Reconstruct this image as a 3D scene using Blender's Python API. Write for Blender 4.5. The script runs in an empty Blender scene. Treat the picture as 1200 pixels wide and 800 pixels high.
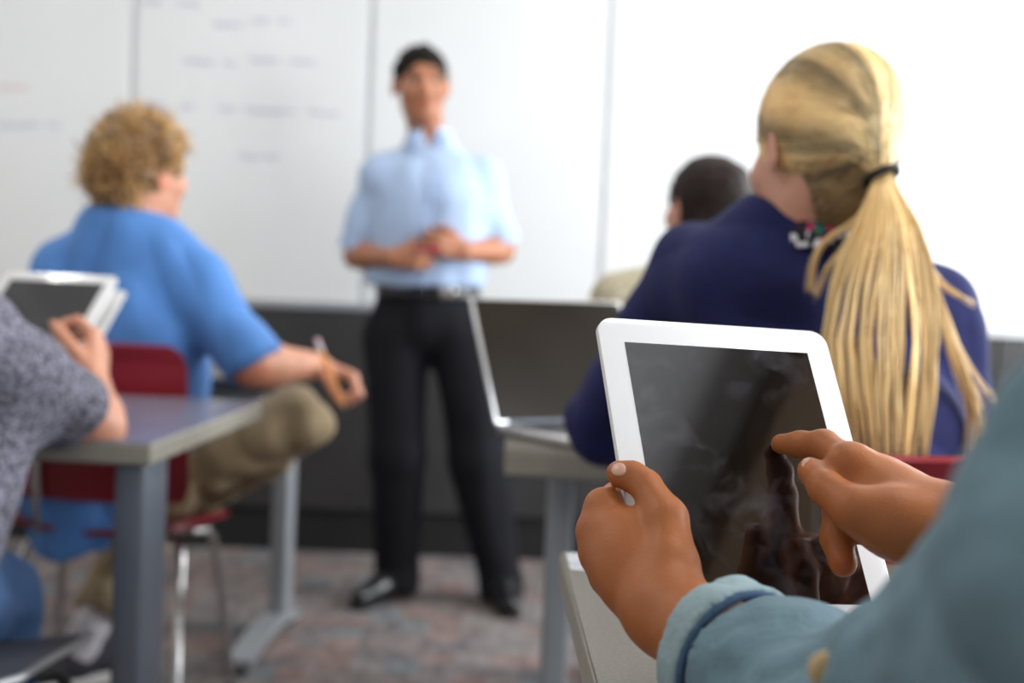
import bpy, math, random
import numpy as np
from mathutils import Vector, Matrix

random.seed(7)
RNG = np.random.RandomState(11)
SC = bpy.context.scene
COL = SC.collection
V = lambda *a: np.array(a, dtype=float)

# ------------------------------------------------------------------ camera
FPX = 1200 * 50 / 36.0
CAM = V(0, 0, 1.05)
PITCH, ROLL = math.radians(2.78), math.radians(2.4)
FW = V(0, math.cos(PITCH), -math.sin(PITCH))
R0, U0 = V(1, 0, 0), V(0, math.sin(PITCH), math.cos(PITCH))
RT = R0 * math.cos(ROLL) + U0 * math.sin(ROLL)
UP = -R0 * math.sin(ROLL) + U0 * math.cos(ROLL)
cam_d = bpy.data.cameras.new('camera')
cam_d.lens = 50
cam_d.sensor_width = 36
cam_d.clip_start = 0.02
cam = bpy.data.objects.new('camera', cam_d)
COL.objects.link(cam)
cam.matrix_world = Matrix(((RT[0], UP[0], -FW[0], CAM[0]), (RT[1], UP[1], -FW[1], CAM[1]), (RT[2], UP[2], -FW[2], CAM[2]), (0, 0, 0, 1)))
cam_d.dof.use_dof = True
cam_d.dof.focus_distance = 0.985
cam_d.dof.aperture_fstop = 4.2
SC.camera = cam

# ------------------------------------------------------------------ world, daylight, exposure
SC.view_settings.view_transform = 'Standard'
SC.view_settings.look = 'None'
SC.view_settings.gamma = 1
SC.view_settings.use_curve_mapping = False
SC.view_settings.exposure = 0.27
W = bpy.data.worlds.new('sky')
SC.world = W
W.use_nodes = True
bg = W.node_tree.nodes['Background']
bg.inputs[0].default_value = (0.75, 0.87, 1.0, 1)
bg.inputs[1].default_value = 1.0


def area(name, loc, size, aim, power, color):
    l = bpy.data.lights.new(name, 'AREA')
    l.shape = 'RECTANGLE'
    l.size, l.size_y = size
    l.energy = power
    l.color = color
    o = bpy.data.objects.new(name, l)
    COL.objects.link(o)
    o.location = loc
    d = Vector(aim).normalized()
    o.rotation_euler = d.to_track_quat('-Z', 'Z').to_euler()
    return o


RX = 2.55      # right wall with the windows
DAY = (0.93, 0.97, 1.0)
area('window_daylight', (RX + 0.10, 4.05, 1.75), (1.9, 1.6), (-1, 0, -0.12), 122, DAY)
area('window_daylight', (RX + 0.10, 1.15, 1.75), (1.3, 1.6), (-1, 0, -0.12), 90, DAY)
area('window_daylight', (RX + 0.10, -0.9, 1.75), (1.9, 1.6), (-1, 0, -0.12), 22, DAY)
CEIL = 2.85
FILL_LAMPS = [(x, y) for y in (-1.6, 1.3, 3.7) for x in (-1.7, 0.9)]  # lamps out of view, added as soft fill
for lx, ly in FILL_LAMPS:
    area('ceiling_fill_light', (lx, ly, CEIL - 0.065), (1.15, 0.26), (0, 0, -1), 10.5, (1.0, 0.97, 0.92))


def P(px, py, Y):
    """world point seen at photo pixel (px, py) at world depth Y"""
    d = FW + (px - 600) / FPX * RT + (400 - py) / FPX * UP
    return CAM + d * ((Y - CAM[1]) / d[1])


def PZ(px, py, z):
    d = FW + (px - 600) / FPX * RT + (400 - py) / FPX * UP
    return CAM + d * ((z - CAM[2]) / d[2])


def nrm(v):
    v = np.asarray(v, float)
    return v / (np.linalg.norm(v) + 1e-12)


# ------------------------------------------------------------------ materials
MATS = {}


def mat(name, col, rough=0.6, metal=0.0, noise=0.0, nscale=20.0, bump=0.0, bscale=None, col2=None, sss=0.0,
        spec=0.5, tint=False, stretch=(1, 1, 1), coat=0.0, sheen=0.0, detail=4.0, emit=None, sssr=(1.0, 0.35, 0.18)):
    if name in MATS:
        return MATS[name]
    m = bpy.data.materials.new(name)
    m.use_nodes = True
    nt = m.node_tree
    b = nt.nodes['Principled BSDF']
    L = nt.links.new
    b.inputs['Roughness'].default_value = rough
    b.inputs['Metallic'].default_value = metal
    b.inputs['Specular IOR Level'].default_value = spec
    b.inputs['Coat Weight'].default_value = coat
    b.inputs['Sheen Weight'].default_value = sheen
    if sss:
        b.inputs['Subsurface Weight'].default_value = sss
        b.inputs['Subsurface Radius'].default_value = sssr
        b.inputs['Subsurface Scale'].default_value = 0.006
    if emit:
        b.inputs['Emission Color'].default_value = (*col, 1)
        b.inputs['Emission Strength'].default_value = emit
    tc = nt.nodes.new('ShaderNodeTexCoord')
    mp = nt.nodes.new('ShaderNodeMapping')
    mp.inputs['Scale'].default_value = stretch
    L(tc.outputs['Object'], mp.inputs['Vector'])
    out = None
    nz = nt.nodes.new('ShaderNodeTexNoise')
    nz.inputs['Scale'].default_value = nscale
    nz.inputs['Detail'].default_value = detail
    L(mp.outputs['Vector'], nz.inputs['Vector'])
    mx = nt.nodes.new('ShaderNodeMix')
    mx.data_type = 'RGBA'
    c2 = col2 if col2 else tuple(c * (1 - noise) for c in col)
    mx.inputs[6].default_value = (*col, 1)
    mx.inputs[7].default_value = (*c2, 1)
    rp = nt.nodes.new('ShaderNodeValToRGB')
    rp.color_ramp.elements[0].position = 0.36
    rp.color_ramp.elements[1].position = 0.64
    L(nz.outputs['Fac'], rp.inputs['Fac'])
    L(rp.outputs['Color'], mx.inputs[0])
    out = mx.outputs[2]
    if tint:
        at = nt.nodes.new('ShaderNodeAttribute')
        at.attribute_name = 'tint'
        mm = nt.nodes.new('ShaderNodeMix')
        mm.data_type = 'RGBA'
        mm.blend_type = 'MULTIPLY'
        mm.inputs[0].default_value = 1
        L(out, mm.inputs[6])
        L(at.outputs['Color'], mm.inputs[7])
        out = mm.outputs[2]
    L(out, b.inputs['Base Color'])
    if bump:
        n2 = nt.nodes.new('ShaderNodeTexNoise')
        n2.inputs['Scale'].default_value = bscale or nscale * 3
        n2.inputs['Detail'].default_value = 5
        L(mp.outputs['Vector'], n2.inputs['Vector'])
        bp = nt.nodes.new('ShaderNodeBump')
        bp.inputs['Strength'].default_value = bump
        bp.inputs['Distance'].default_value = 0.004
        L(n2.outputs['Fac'], bp.inputs['Height'])
        L(bp.outputs['Normal'], b.inputs['Normal'])
    MATS[name] = m
    return m


def s2l(r, g, b):
    f = lambda c: ((c / 255 + 0.055) / 1.055) ** 2.4 if c > 10 else c / 255 / 12.92
    return (f(r), f(g), f(b))


M_board = mat('whiteboard', (0.76, 0.77, 0.77), 0.28, noise=0.03, nscale=2)
M_seam = mat('board_seam', (0.60, 0.61, 0.62), 0.5, noise=0.1)
M_dark = mat('dark_panel', (0.032, 0.030, 0.031), 0.55, noise=0.15, nscale=8, bump=0.1)
M_black = mat('black_rubber', (0.008, 0.008, 0.009), 0.6, noise=0.2)
M_wall = mat('painted_wall', (0.66, 0.64, 0.60), 0.8, noise=0.04, nscale=3, bump=0.1, bscale=150)
M_wallw = mat('painted_wall_white', (0.78, 0.78, 0.77), 0.8, noise=0.03, nscale=3)
M_ceil = mat('ceiling_tile', (0.80, 0.79, 0.80), 0.9, noise=0.06, nscale=60, bump=0.2)
M_lam = mat('desk_laminate', s2l(112, 106, 96), 0.45, noise=0.25, nscale=330, detail=6)
M_lamblue = mat('desk_laminate_cool', s2l(126, 126, 142), 0.25, noise=0.08, nscale=160)
M_edge = mat('desk_edge_band', s2l(152, 148, 136), 0.45, noise=0.06, nscale=30)
M_steel = mat('painted_steel_grey', s2l(158, 163, 168), 0.38, metal=0.25, noise=0.05)
M_steeld = mat('painted_steel_blue_grey', s2l(104, 112, 124), 0.42, metal=0.2, noise=0.05)
M_chrome = mat('chrome', (0.66, 0.65, 0.64), 0.18, metal=1.0, noise=0.05)
M_red = mat('red_plastic', s2l(134, 22, 36), 0.38, noise=0.08, nscale=5, bump=0.05)
M_grey = mat('charcoal_plastic', s2l(78, 78, 82), 0.45, noise=0.1)
M_white = mat('white_glass', (0.86, 0.87, 0.88), 0.12, noise=0.01, coat=0.5)
M_whitep = mat('white_plastic', (0.74, 0.74, 0.73), 0.4, noise=0.03)
M_alum = mat('aluminium', (0.62, 0.63, 0.64), 0.3, metal=0.9, noise=0.04)
M_key = mat('dark_keys', (0.03, 0.03, 0.032), 0.5, noise=0.1)
M_glassblk = mat('laptop_screen', (0.020, 0.016, 0.012), 0.16, noise=0.2, nscale=6, spec=0.6)
SK_fg = mat('skin_tan', s2l(168, 100, 54), 0.47, spec=0.35, noise=0.07, nscale=26, bump=0.10, bscale=420, sss=0.25, tint=True)
SK_boy = mat('skin_fair', s2l(214, 152, 122), 0.5, noise=0.1, nscale=20, sss=0.2, tint=True)
SK_teach = mat('skin_teacher', s2l(176, 116, 84), 0.45, noise=0.1, nscale=20, sss=0.2, tint=True)
SK_girl = mat('skin_light', s2l(214, 158, 134), 0.5, noise=0.1, nscale=20, sss=0.2, tint=True)
M_lblue = mat('light_blue_cotton', s2l(172, 194, 226), 0.8, noise=0.08, nscale=9, bump=0.25, bscale=30, sheen=0.2)
M_blue = mat('blue_cotton', s2l(86, 140, 210), 0.85, noise=0.16, nscale=9, bump=0.25, bscale=30, sheen=0.1)
M_navy = mat('navy_knit', s2l(26, 32, 88), 0.9, noise=0.25, nscale=40, bump=0.3, bscale=240, stretch=(1, 1, 4))
M_trous = mat('charcoal_wool', s2l(27, 27, 32), 0.85, spec=0.15, noise=0.2, nscale=12, bump=0.2, bscale=40)
M_khaki = mat('khaki_cotton', s2l(148, 130, 100), 0.85, noise=0.15, nscale=12, bump=0.3, bscale=30)
M_jean = mat('blue_denim', s2l(84, 120, 172), 0.85, noise=0.25, nscale=12, bump=0.3, bscale=60)
M_shirt = mat('washed_denim', s2l(104, 132, 144), 0.85, noise=0.16, nscale=14, bump=0.35, bscale=160)
M_shirtd = mat('denim_groove_shade', s2l(60, 88, 120), 0.85, noise=0.2, nscale=60)  # dark blue standing in for shade in the cuff groove
M_leather = mat('black_leather', (0.012, 0.012, 0.014), 0.28, noise=0.1)
M_cuff = mat('faded_denim', s2l(146, 168, 174), 0.85, noise=0.12, nscale=14, bump=0.35, bscale=160)
M_tan = mat('tan_button', s2l(196, 168, 120), 0.5, noise=0.1)


def heather():
    m = mat('heather_grey_knit', s2l(150, 148, 164), 0.95, nscale=150, col2=s2l(40, 40, 52), bump=0.4, bscale=200, detail=2)
    return m


M_heath = heather()
M_beige = mat('beige_knit', s2l(214, 206, 182), 0.95, nscale=170, col2=s2l(160, 148, 118), bump=0.4, bscale=200, detail=2)


def hairmat(name, c1, c2, rough=0.38, sp=0.6):
    return mat(name, c1, rough, nscale=6, col2=c2, tint=True, spec=sp)


H_blonde = hairmat('blonde_hair', s2l(252, 226, 172), s2l(234, 198, 138), 0.40, 0.6)
H_blond2 = hairmat('sandy_hair', s2l(212, 174, 116), s2l(150, 110, 66), 0.45)
H_black = hairmat('black_hair', (0.010, 0.008, 0.007), (0.012, 0.010, 0.008), 0.7, 0.12)
H_dark = hairmat('dark_brown_hair', (0.016, 0.009, 0.007), (0.024, 0.014, 0.011), 0.6, 0.2)


def floral():
    m = bpy.data.materials.new('floral_cotton')
    m.use_nodes = True
    nt = m.node_tree
    L = nt.links.new
    b = nt.nodes['Principled BSDF']
    b.inputs['Roughness'].default_value = 0.85
    tc = nt.nodes.new('ShaderNodeTexCoord')
    vo = nt.nodes.new('ShaderNodeTexVoronoi')
    vo.inputs['Scale'].default_value = 85
    L(tc.outputs['Object'], vo.inputs['Vector'])
    sp = nt.nodes.new('ShaderNodeSeparateColor')
    L(vo.outputs['Color'], sp.inputs[0])
    rp = nt.nodes.new('ShaderNodeValToRGB')
    rp.color_ramp.interpolation = 'CONSTANT'
    e = rp.color_ramp.elements
    e[0].color = (0.012, 0.013, 0.02, 1)
    e[1].position = 0.42
    e[1].color = (0.8, 0.8, 0.85, 1)
    for p_, c in ((0.84, (0.5, 0.03, 0.12, 1)), (0.93, (0.02, 0.16, 0.12, 1))):
        k = e.new(p_)
        k.color = c
    L(sp.outputs[0], rp.inputs['Fac'])
    L(rp.outputs['Color'], b.inputs['Base Color'])
    return m


M_floral = floral()


def carpet():
    m = bpy.data.materials.new('patterned_carpet')
    m.use_nodes = True
    nt = m.node_tree
    L = nt.links.new
    b = nt.nodes['Principled BSDF']
    b.inputs['Roughness'].default_value = 0.95
    b.inputs['Specular IOR Level'].default_value = 0.2
    tc = nt.nodes.new('ShaderNodeTexCoord')
    prev = None

    def blocks(sx, sy, off, stops, seed):
        mp = nt.nodes.new('ShaderNodeMapping')
        mp.inputs['Scale'].default_value = (sx, sy, 1)
        mp.inputs['Location'].default_value = (off, off * 0.7, 0)
        L(tc.outputs['Object'], mp.inputs['Vector'])
        sn = nt.nodes.new('ShaderNodeVectorMath')
        sn.operation = 'FLOOR'
        L(mp.outputs['Vector'], sn.inputs[0])
        wn = nt.nodes.new('ShaderNodeTexWhiteNoise')
        wn.noise_dimensions = '4D'
        wn.inputs['W'].default_value = seed
        L(sn.outputs[0], wn.inputs['Vector'])
        rp = nt.nodes.new('ShaderNodeValToRGB')
        rp.color_ramp.interpolation = 'CONSTANT'
        e = rp.color_ramp.elements
        e[0].position, e[0].color = stops[0][0], (*stops[0][1], 1)
        e[1].position, e[1].color = stops[1][0], (*stops[1][1], 1)
        for p_, c in stops[2:]:
            k = e.new(p_)
            k.color = (*c, 1)
        L(wn.outputs['Value'], rp.inputs['Fac'])
        return rp.outputs['Color'], wn

    g = s2l(120, 112, 110)
    c1, _ = blocks(11, 9, 0.3, [(0, g), (0.30, s2l(134, 112, 106)), (0.46, s2l(104, 100, 104)), (0.66, s2l(100, 118, 124)), (0.74, s2l(128, 124, 124)), (0.90, s2l(134, 108, 102))], 1.0)
    c2, _ = blocks(36, 15, 0.1, [(0, s2l(126, 118, 114)), (0.35, s2l(98, 92, 92)), (0.7, s2l(148, 138, 136))], 4.0)
    mx = nt.nodes.new('ShaderNodeMix')
    mx.data_type = 'RGBA'
    mx.inputs[0].default_value = 0.42
    L(c1, mx.inputs[6])
    L(c2, mx.inputs[7])
    nz = nt.nodes.new('ShaderNodeTexNoise')
    nz.inputs['Scale'].default_value = 240
    L(tc.outputs['Object'], nz.inputs['Vector'])
    m2 = nt.nodes.new('ShaderNodeMix')
    m2.data_type = 'RGBA'
    m2.blend_type = 'OVERLAY'
    m2.inputs[0].default_value = 0.5
    L(mx.outputs[2], m2.inputs[6])
    L(nz.outputs['Fac'], m2.inputs[7])
    L(m2.outputs[2], b.inputs['Base Color'])
    bp = nt.nodes.new('ShaderNodeBump')
    bp.inputs['Strength'].default_value = 0.5
    bp.inputs['Distance'].default_value = 0.004
    L(nz.outputs['Fac'], bp.inputs['Height'])
    L(bp.outputs['Normal'], b.inputs['Normal'])
    return m


M_carpet = carpet()


def smudged():
    """black glass with finger smudges"""
    m = bpy.data.materials.new('smudged_black_glass')
    m.use_nodes = True
    nt = m.node_tree
    L = nt.links.new
    b = nt.nodes['Principled BSDF']
    tc = nt.nodes.new('ShaderNodeTexCoord')
    nz = nt.nodes.new('ShaderNodeTexNoise')
    nz.inputs['Scale'].default_value = 34
    nz.inputs['Detail'].default_value = 7
    nz.inputs['Distortion'].default_value = 1.6
    L(tc.outputs['Object'], nz.inputs['Vector'])
    n2 = nt.nodes.new('ShaderNodeTexNoise')
    n2.inputs['Scale'].default_value = 11
    L(tc.outputs['Object'], n2.inputs['Vector'])
    mu = nt.nodes.new('ShaderNodeMath')
    mu.operation = 'MULTIPLY'
    L(nz.outputs['Fac'], mu.inputs[0])
    L(n2.outputs['Fac'], mu.inputs[1])
    rp = nt.nodes.new('ShaderNodeValToRGB')
    rp.color_ramp.elements[0].position = 0.25
    rp.color_ramp.elements[0].color = (0.0035, 0.0035, 0.004, 1)
    rp.color_ramp.elements[1].position = 0.46
    rp.color_ramp.elements[1].color = (0.046, 0.046, 0.054, 1)
    L(mu.outputs[0], rp.inputs['Fac'])
    L(rp.outputs['Color'], b.inputs['Base Color'])
    r2 = nt.nodes.new('ShaderNodeMapRange')
    r2.inputs['From Min'].default_value = 0.2
    r2.inputs['From Max'].default_value = 0.5
    r2.inputs['To Min'].default_value = 0.03
    r2.inputs['To Max'].default_value = 0.16
    L(mu.outputs[0], r2.inputs['Value'])
    L(r2.outputs[0], b.inputs['Roughness'])
    b.inputs['IOR'].default_value = 2.1
    return m


M_screen = smudged()


# ------------------------------------------------------------------ linking and naming
def tag(o, label=None, cat=None, group=None, kind=None):
    if label: o['label'] = label
    if cat: o['category'] = cat
    if group: o['group'] = group
    if kind: o['kind'] = kind
    return o


def link_mesh(name, verts, faces, m, parent=None, smooth=True, tint=None):
    me = bpy.data.meshes.new(name)
    verts = np.asarray(verts, dtype=np.float32)
    if isinstance(faces, np.ndarray) and faces.ndim == 2:
        n, k = faces.shape
        me.vertices.add(len(verts))
        me.vertices.foreach_set('co', verts.ravel())
        me.loops.add(n * k)
        me.loops.foreach_set('vertex_index', faces.astype(np.int32).ravel())
        me.polygons.add(n)
        me.polygons.foreach_set('loop_start', np.arange(0, n * k, k, dtype=np.int32))
        me.polygons.foreach_set('loop_total', np.full(n, k, dtype=np.int32))
        me.update(calc_edges=True)
    else:
        me.from_pydata([tuple(map(float, v)) for v in verts], [], [tuple(int(i) for i in f) for f in faces])
        me.update()
    me.validate()
    if tint is not None:
        ca = me.color_attributes.new('tint', 'FLOAT_COLOR', 'POINT')
        c4 = np.ones((len(verts), 4), dtype=np.float32)
        c4[:, :3] = tint
        ca.data.foreach_set('color', c4.ravel())
    if smooth:
        me.polygons.foreach_set('use_smooth', np.ones(len(me.polygons), dtype=bool))
    me.materials.append(m)
    o = bpy.data.objects.new(name, me)
    COL.objects.link(o)
    if parent is not None:
        o.parent = parent
    return o


def empty(name, loc=(0, 0, 0), label=None, cat=None, group=None, rotz=0.0):
    o = bpy.data.objects.new(name, None)
    o.empty_display_size = 0.1
    COL.objects.link(o)
    o.location = loc
    o.rotation_euler = (0, 0, rotz)
    return tag(o, label, cat, group)


class MB:
    """collects hard-surface pieces of ONE part"""

    def __init__(self):
        self.v, self.f = [], []

    def raw(self, v, f):
        b = len(self.v)
        self.v += [tuple(map(float, p)) for p in v]
        self.f += [tuple(i + b for i in q) for q in f]
        return self

    def box(self, lo, hi, R=None, o=(0, 0, 0), bev=0.0):
        lo, hi = np.array(lo, float), np.array(hi, float)
        import bmesh
        bm = bmesh.new()
        bmesh.ops.create_cube(bm, size=1)
        for v in bm.verts:
            v.co = Vector([(lo[i] + hi[i]) / 2 + v.co[i] * (hi[i] - lo[i]) for i in range(3)])
        if bev:
            bmesh.ops.bevel(bm, geom=bm.edges[:] + bm.verts[:], offset=bev, segments=3, affect='EDGES', profile=0.5)
        bm.verts.ensure_lookup_table()
        vs = np.array([v.co[:] for v in bm.verts])
        fs = [[v.index for v in f.verts] for f in bm.faces]
        bm.free()
        if R is not None:
            vs = vs @ np.array(R).T
        vs = vs + np.array(o, float)
        return self.raw(vs, fs)

    def tube(self, pts, r, n=12, cap=True):
        pts = [np.array(p, float) for p in pts]
        rr = r if hasattr(r, '__len__') else [r] * len(pts)
        t0 = nrm(pts[1] - pts[0])
        a = nrm(np.cross(t0, V(0, 0, 1) if abs(t0[2]) < 0.9 else V(1, 0, 0)))
        vs = []
        for i, p in enumerate(pts):
            t = nrm(pts[min(i + 1, len(pts) - 1)] - pts[max(i - 1, 0)])
            a = nrm(a - t * np.dot(a, t))
            b = np.cross(t, a)
            for k in range(n):
                w = 2 * math.pi * k / n
                vs.append(p + rr[i] * (math.cos(w) * a + math.sin(w) * b))
        fs = [(i * n + k, i * n + (k + 1) % n, (i + 1) * n + (k + 1) % n, (i + 1) * n + k) for i in range(len(pts) - 1) for k in range(n)]
        if cap:
            fs += [tuple(range(n))[::-1], tuple(range((len(pts) - 1) * n, len(pts) * n))]
        return self.raw(vs, fs)

    def sheet(self, fn, nu, nv, thick):
        """closed curved panel: fn(u,v)->point, given a thickness along its normal"""
        g = np.array([[fn(i / nu, j / nv) for j in range(nv + 1)] for i in range(nu + 1)])
        du = np.gradient(g, axis=0)
        dv = np.gradient(g, axis=1)
        n = np.cross(du, dv)
        n /= np.linalg.norm(n, axis=2, keepdims=True) + 1e-12
        top = (g + n * thick / 2).reshape(-1, 3)
        bot = (g - n * thick / 2).reshape(-1, 3)
        N = (nu + 1) * (nv + 1)
        ix = lambda i, j: i * (nv + 1) + j
        fs = []
        for i in range(nu):
            for j in range(nv):
                fs.append((ix(i, j), ix(i + 1, j), ix(i + 1, j + 1), ix(i, j + 1)))
                fs.append((N + ix(i, j + 1), N + ix(i + 1, j + 1), N + ix(i + 1, j), N + ix(i, j)))
        ring = [ix(i, 0) for i in range(nu)] + [ix(nu, j) for j in range(nv)] + [ix(i, nv) for i in range(nu, 0, -1)] + [ix(0, j) for j in range(nv, 0, -1)]
        for a, b in zip(ring, ring[1:] + ring[:1]):
            fs.append((b, a, N + a, N + b))
        return self.raw(np.vstack([top, bot]), fs)

    def build(self, name, m, parent=None, smooth=False):
        o = link_mesh(name, self.v, self.f, m, parent, smooth)
        if smooth:
            o.data.set_sharp_from_angle(angle=math.radians(40))
        return o


def rslab(w, h, t, rc, seg=8, edge=0.0015):
    """rounded rectangular slab centred on origin in XY, z from -t to 0, softened rim; returns verts, faces"""
    def ring(inset, z):
        out = []
        for cx, cy, a0 in ((1, 1, 0), (-1, 1, 90), (-1, -1, 180), (1, -1, 270)):
            for k in range(seg + 1):
                a = math.radians(a0 + 90 * k / seg)
                r = max(rc - inset, 1e-4)
                out.append((cx * (w / 2 - rc) + r * math.cos(a), cy * (h / 2 - rc) + r * math.sin(a), z))
        return out
    rings = [ring(edge, 0), ring(edge * 0.3, -edge * 0.3), ring(0, -edge), ring(0, -t * 0.45), ring(edge * 1.2, -t * 0.8), ring(edge * 3.5, -t)]
    n = len(rings[0])
    vs = [p for r in rings for p in r]
    fs = [(i * n + k, (i + 1) * n + k, (i + 1) * n + (k + 1) % n, i * n + (k + 1) % n) for i in range(len(rings) - 1) for k in range(n)]
    fs += [tuple(range(n)), tuple(range((len(rings) - 1) * n, len(rings) * n))[::-1]]
    return vs, fs


# ------------------------------------------------------------------ blended-volume surfaces for bodies and clothing
def basis(d, hint=(0, 0, 1)):
    d = nrm(d)
    h = np.array(hint, float)
    if abs(np.dot(d, nrm(h))) > 0.95:
        h = V(1, 0, 0) if abs(d[0]) < 0.9 else V(0, 1, 0)
    s = nrm(np.cross(d, h))
    return d, s, np.cross(s, d)


class Vol:
    def __init__(self, h):
        self.h = h
        self.ops = []

    def _add(self, fn, lo, hi, k, sub):
        self.ops.append((fn, np.array(lo, float), np.array(hi, float), k, sub))
        return self

    def cone(self, a, b, ra, rb, k=0.01, sub=False, flat=0):
        a, b = np.array(a, float), np.array(b, float)
        ab = b - a
        L = np.linalg.norm(ab) + 1e-9
        u = ab / L

        def fn(p):
            q = p - a.astype(np.float32)
            t = q @ u.astype(np.float32) / L
            tc = np.clip(t, 0, 1)
            d = np.linalg.norm(q - tc[..., None] * ab.astype(np.float32), axis=-1) - (ra + (rb - ra) * tc)
            if flat:
                rad = np.linalg.norm(q - t[..., None] * ab.astype(np.float32), axis=-1) - (ra + (rb - ra) * t)
                if flat in (1, 3): d = np.where(t > 1, np.maximum(rad, (t - 1) * L), d)
                if flat in (2, 3): d = np.where(t < 0, np.maximum(rad, -t * L), d)
            return d
        r = max(ra, rb)
        return self._add(fn, np.minimum(a, b) - r, np.maximum(a, b) + r, k, sub)

    def chain(self, pts, rs, k=0.01, **kw):
        for i in range(len(pts) - 1):
            self.cone(pts[i], pts[i + 1], rs[i], rs[i + 1], k, **kw)
        return self

    def ell(self, c, r, R=None, k=0.01, sub=False):
        c, r = np.array(c, float), np.array(r, float)
        R = np.eye(3) if R is None else np.array(R)

        def fn(p):
            q = (p - c.astype(np.float32)) @ R.astype(np.float32)
            k0 = np.linalg.norm(q / r, axis=-1)
            k1 = np.linalg.norm(q / (r * r), axis=-1) + 1e-9
            return np.where(k0 < 1e-4, -r.min(), k0 * (k0 - 1) / k1)
        ext = np.abs(R) @ r
        return self._add(fn, c - ext, c + ext, k, sub)

    def ecap(self, a, b, wa, da, wb, db, side, k=0.02, flat=0):
        """elliptical tapered segment; w along side axis, d along the depth axis"""
        a, b = np.array(a, float), np.array(b, float)
        ab = b - a
        L = np.linalg.norm(ab) + 1e-9
        u = ab / L
        s = nrm(np.array(side, float) - u * np.dot(side, u))
        v = np.cross(u, s)
        f = np.float32

        def fn(p):
            q = p - a.astype(f)
            t = q @ u.astype(f) / L
            tc = np.clip(t, 0, 1)
            w = wa + (wb - wa) * tc
            d = da + (db - da) * tc
            x = q @ s.astype(f)
            y = q @ v.astype(f)
            z = (t - tc) * L
            m = np.minimum(w, d)
            if flat:
                rad = (np.sqrt((x / w) ** 2 + (y / d) ** 2) - 1) * m
                e = (np.sqrt((x / w) ** 2 + (y / d) ** 2 + (z / m) ** 2) - 1) * m
                e = np.where((t > 1) & (flat in (1, 3)), np.maximum(rad, z), e)
                e = np.where((t < 0) & (flat in (2, 3)), np.maximum(rad, -z), e)
                return e
            return (np.sqrt((x / w) ** 2 + (y / d) ** 2 + (z / m) ** 2) - 1) * m
        r = max(wa, da, wb, db)
        return self._add(fn, np.minimum(a, b) - r, np.maximum(a, b) + r, k, False)

    def cut(self, pt, n, c=None, rad=None):
        """remove what lies on the n side of the plane, within a radius"""
        pt, n = np.array(pt, float), nrm(n)
        c = pt if c is None else np.array(c, float)
        rad = rad or 9.0

        def fn(p):
            return -np.maximum((pt.astype(np.float32) - p) @ n.astype(np.float32), np.linalg.norm(p - c.astype(np.float32), axis=-1) - rad) * -1
        return self._add(fn, c - rad, c + rad, 0.0005, True)

    def sample(self, ax, ops, margin):
        D = np.full([len(x) for x in ax], 1.0, dtype=np.float32)
        for fn, a, b, k, sub in ops:
            m = k + margin
            i0 = [int(np.searchsorted(ax[i], a[i] - m)) for i in range(3)]
            i1 = [int(np.searchsorted(ax[i], b[i] + m)) for i in range(3)]
            if any(y <= x for x, y in zip(i0, i1)):
                continue
            sl = tuple(slice(i0[i], i1[i]) for i in range(3))
            g = np.stack(np.meshgrid(*[ax[i][sl[i]] for i in range(3)], indexing='ij'), -1)
            d = fn(g).astype(np.float32)
            cur = D[sl]
            kk = max(k, 1e-6)
            if sub:
                x, y = -cur, d
                hh = np.maximum(k - np.abs(x - y), 0) / kk
                D[sl] = -(np.minimum(x, y) - hh * hh * k * 0.25)
            else:
                hh = np.maximum(k - np.abs(cur - d), 0) / kk
                D[sl] = np.minimum(cur, d) - hh * hh * k * 0.25
        return D

    def value(self, p):
        D = np.full(p.shape[:-1], 1.0)
        for fn, a, b, k, sub in self.ops:
            if sub: continue
            d = fn(p.astype(np.float32)).astype(float)
            hh = np.maximum(k - np.abs(D - d), 0) / max(k, 1e-6)
            D = np.minimum(D, d) - hh * hh * k * 0.25
        return D

    def push_out(self, p, target, it=4):
        """moves points that lie under the surface out of it"""
        for _ in range(it):
            d = self.value(p)
            e = 0.001
            g = np.stack([self.value(p + e * np.eye(3)[i]) - d for i in range(3)], -1)
            g /= np.linalg.norm(g, axis=-1, keepdims=True) + 1e-9
            p = p + g * np.clip(target - d, 0, 0.02)[..., None]
        return p

    def mesh(self, B=20):
        """coarse pass finds the blocks the surface crosses, each block is then meshed at the fine step"""
        h = self.h
        los = np.array([o[1] for o in self.ops if not o[4]])
        his = np.array([o[2] for o in self.ops if not o[4]])
        lo = los.min(0) - 4 * h
        nb = np.ceil((his.max(0) + 4 * h - lo) / (h * B)).astype(int) + 1
        diag = h * (B / 2 + 1) * 1.75
        ax = [(lo[i] + h * B * (np.arange(nb[i]) + 0.5)).astype(np.float32) for i in range(3)]
        C = self.sample(ax, self.ops, diag + 3 * h)
        kmax = max(o[3] for o in self.ops)
        blocks = np.argwhere(np.abs(C) < diag + kmax * 0.5)
        G = (nb * B + 4).astype(np.int64)
        keys, vs, qs = [], [], []
        for bl in blocks:
            i0 = bl * B - 1
            bx = [(lo[i] + h * (i0[i] + np.arange(B + 2))).astype(np.float32) for i in range(3)]
            p0 = lo + h * i0 - 3 * h
            p1 = lo + h * (i0 + B + 2) + 3 * h
            ops = [o for o in self.ops if (o[1] - o[3] <= p1).all() and (o[2] + o[3] >= p0).all()]
            if not ops: continue
            D = self.sample(bx, ops, 3 * h)
            if D.min() >= 0 or D.max() < 0: continue
            v, q, I = nets(D, lo + h * i0, h, own=B)
            if not len(q): continue
            gi = I + i0 + 1
            keys.append((gi[:, 0] * G[1] + gi[:, 1]) * G[2] + gi[:, 2])
            vs.append(v)
            qs.append(keys[-1][q])
        keys, vs, qs = np.concatenate(keys), np.vstack(vs), np.vstack(qs)
        uk, ui = np.unique(keys, return_index=True)
        v = vs[ui]
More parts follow.
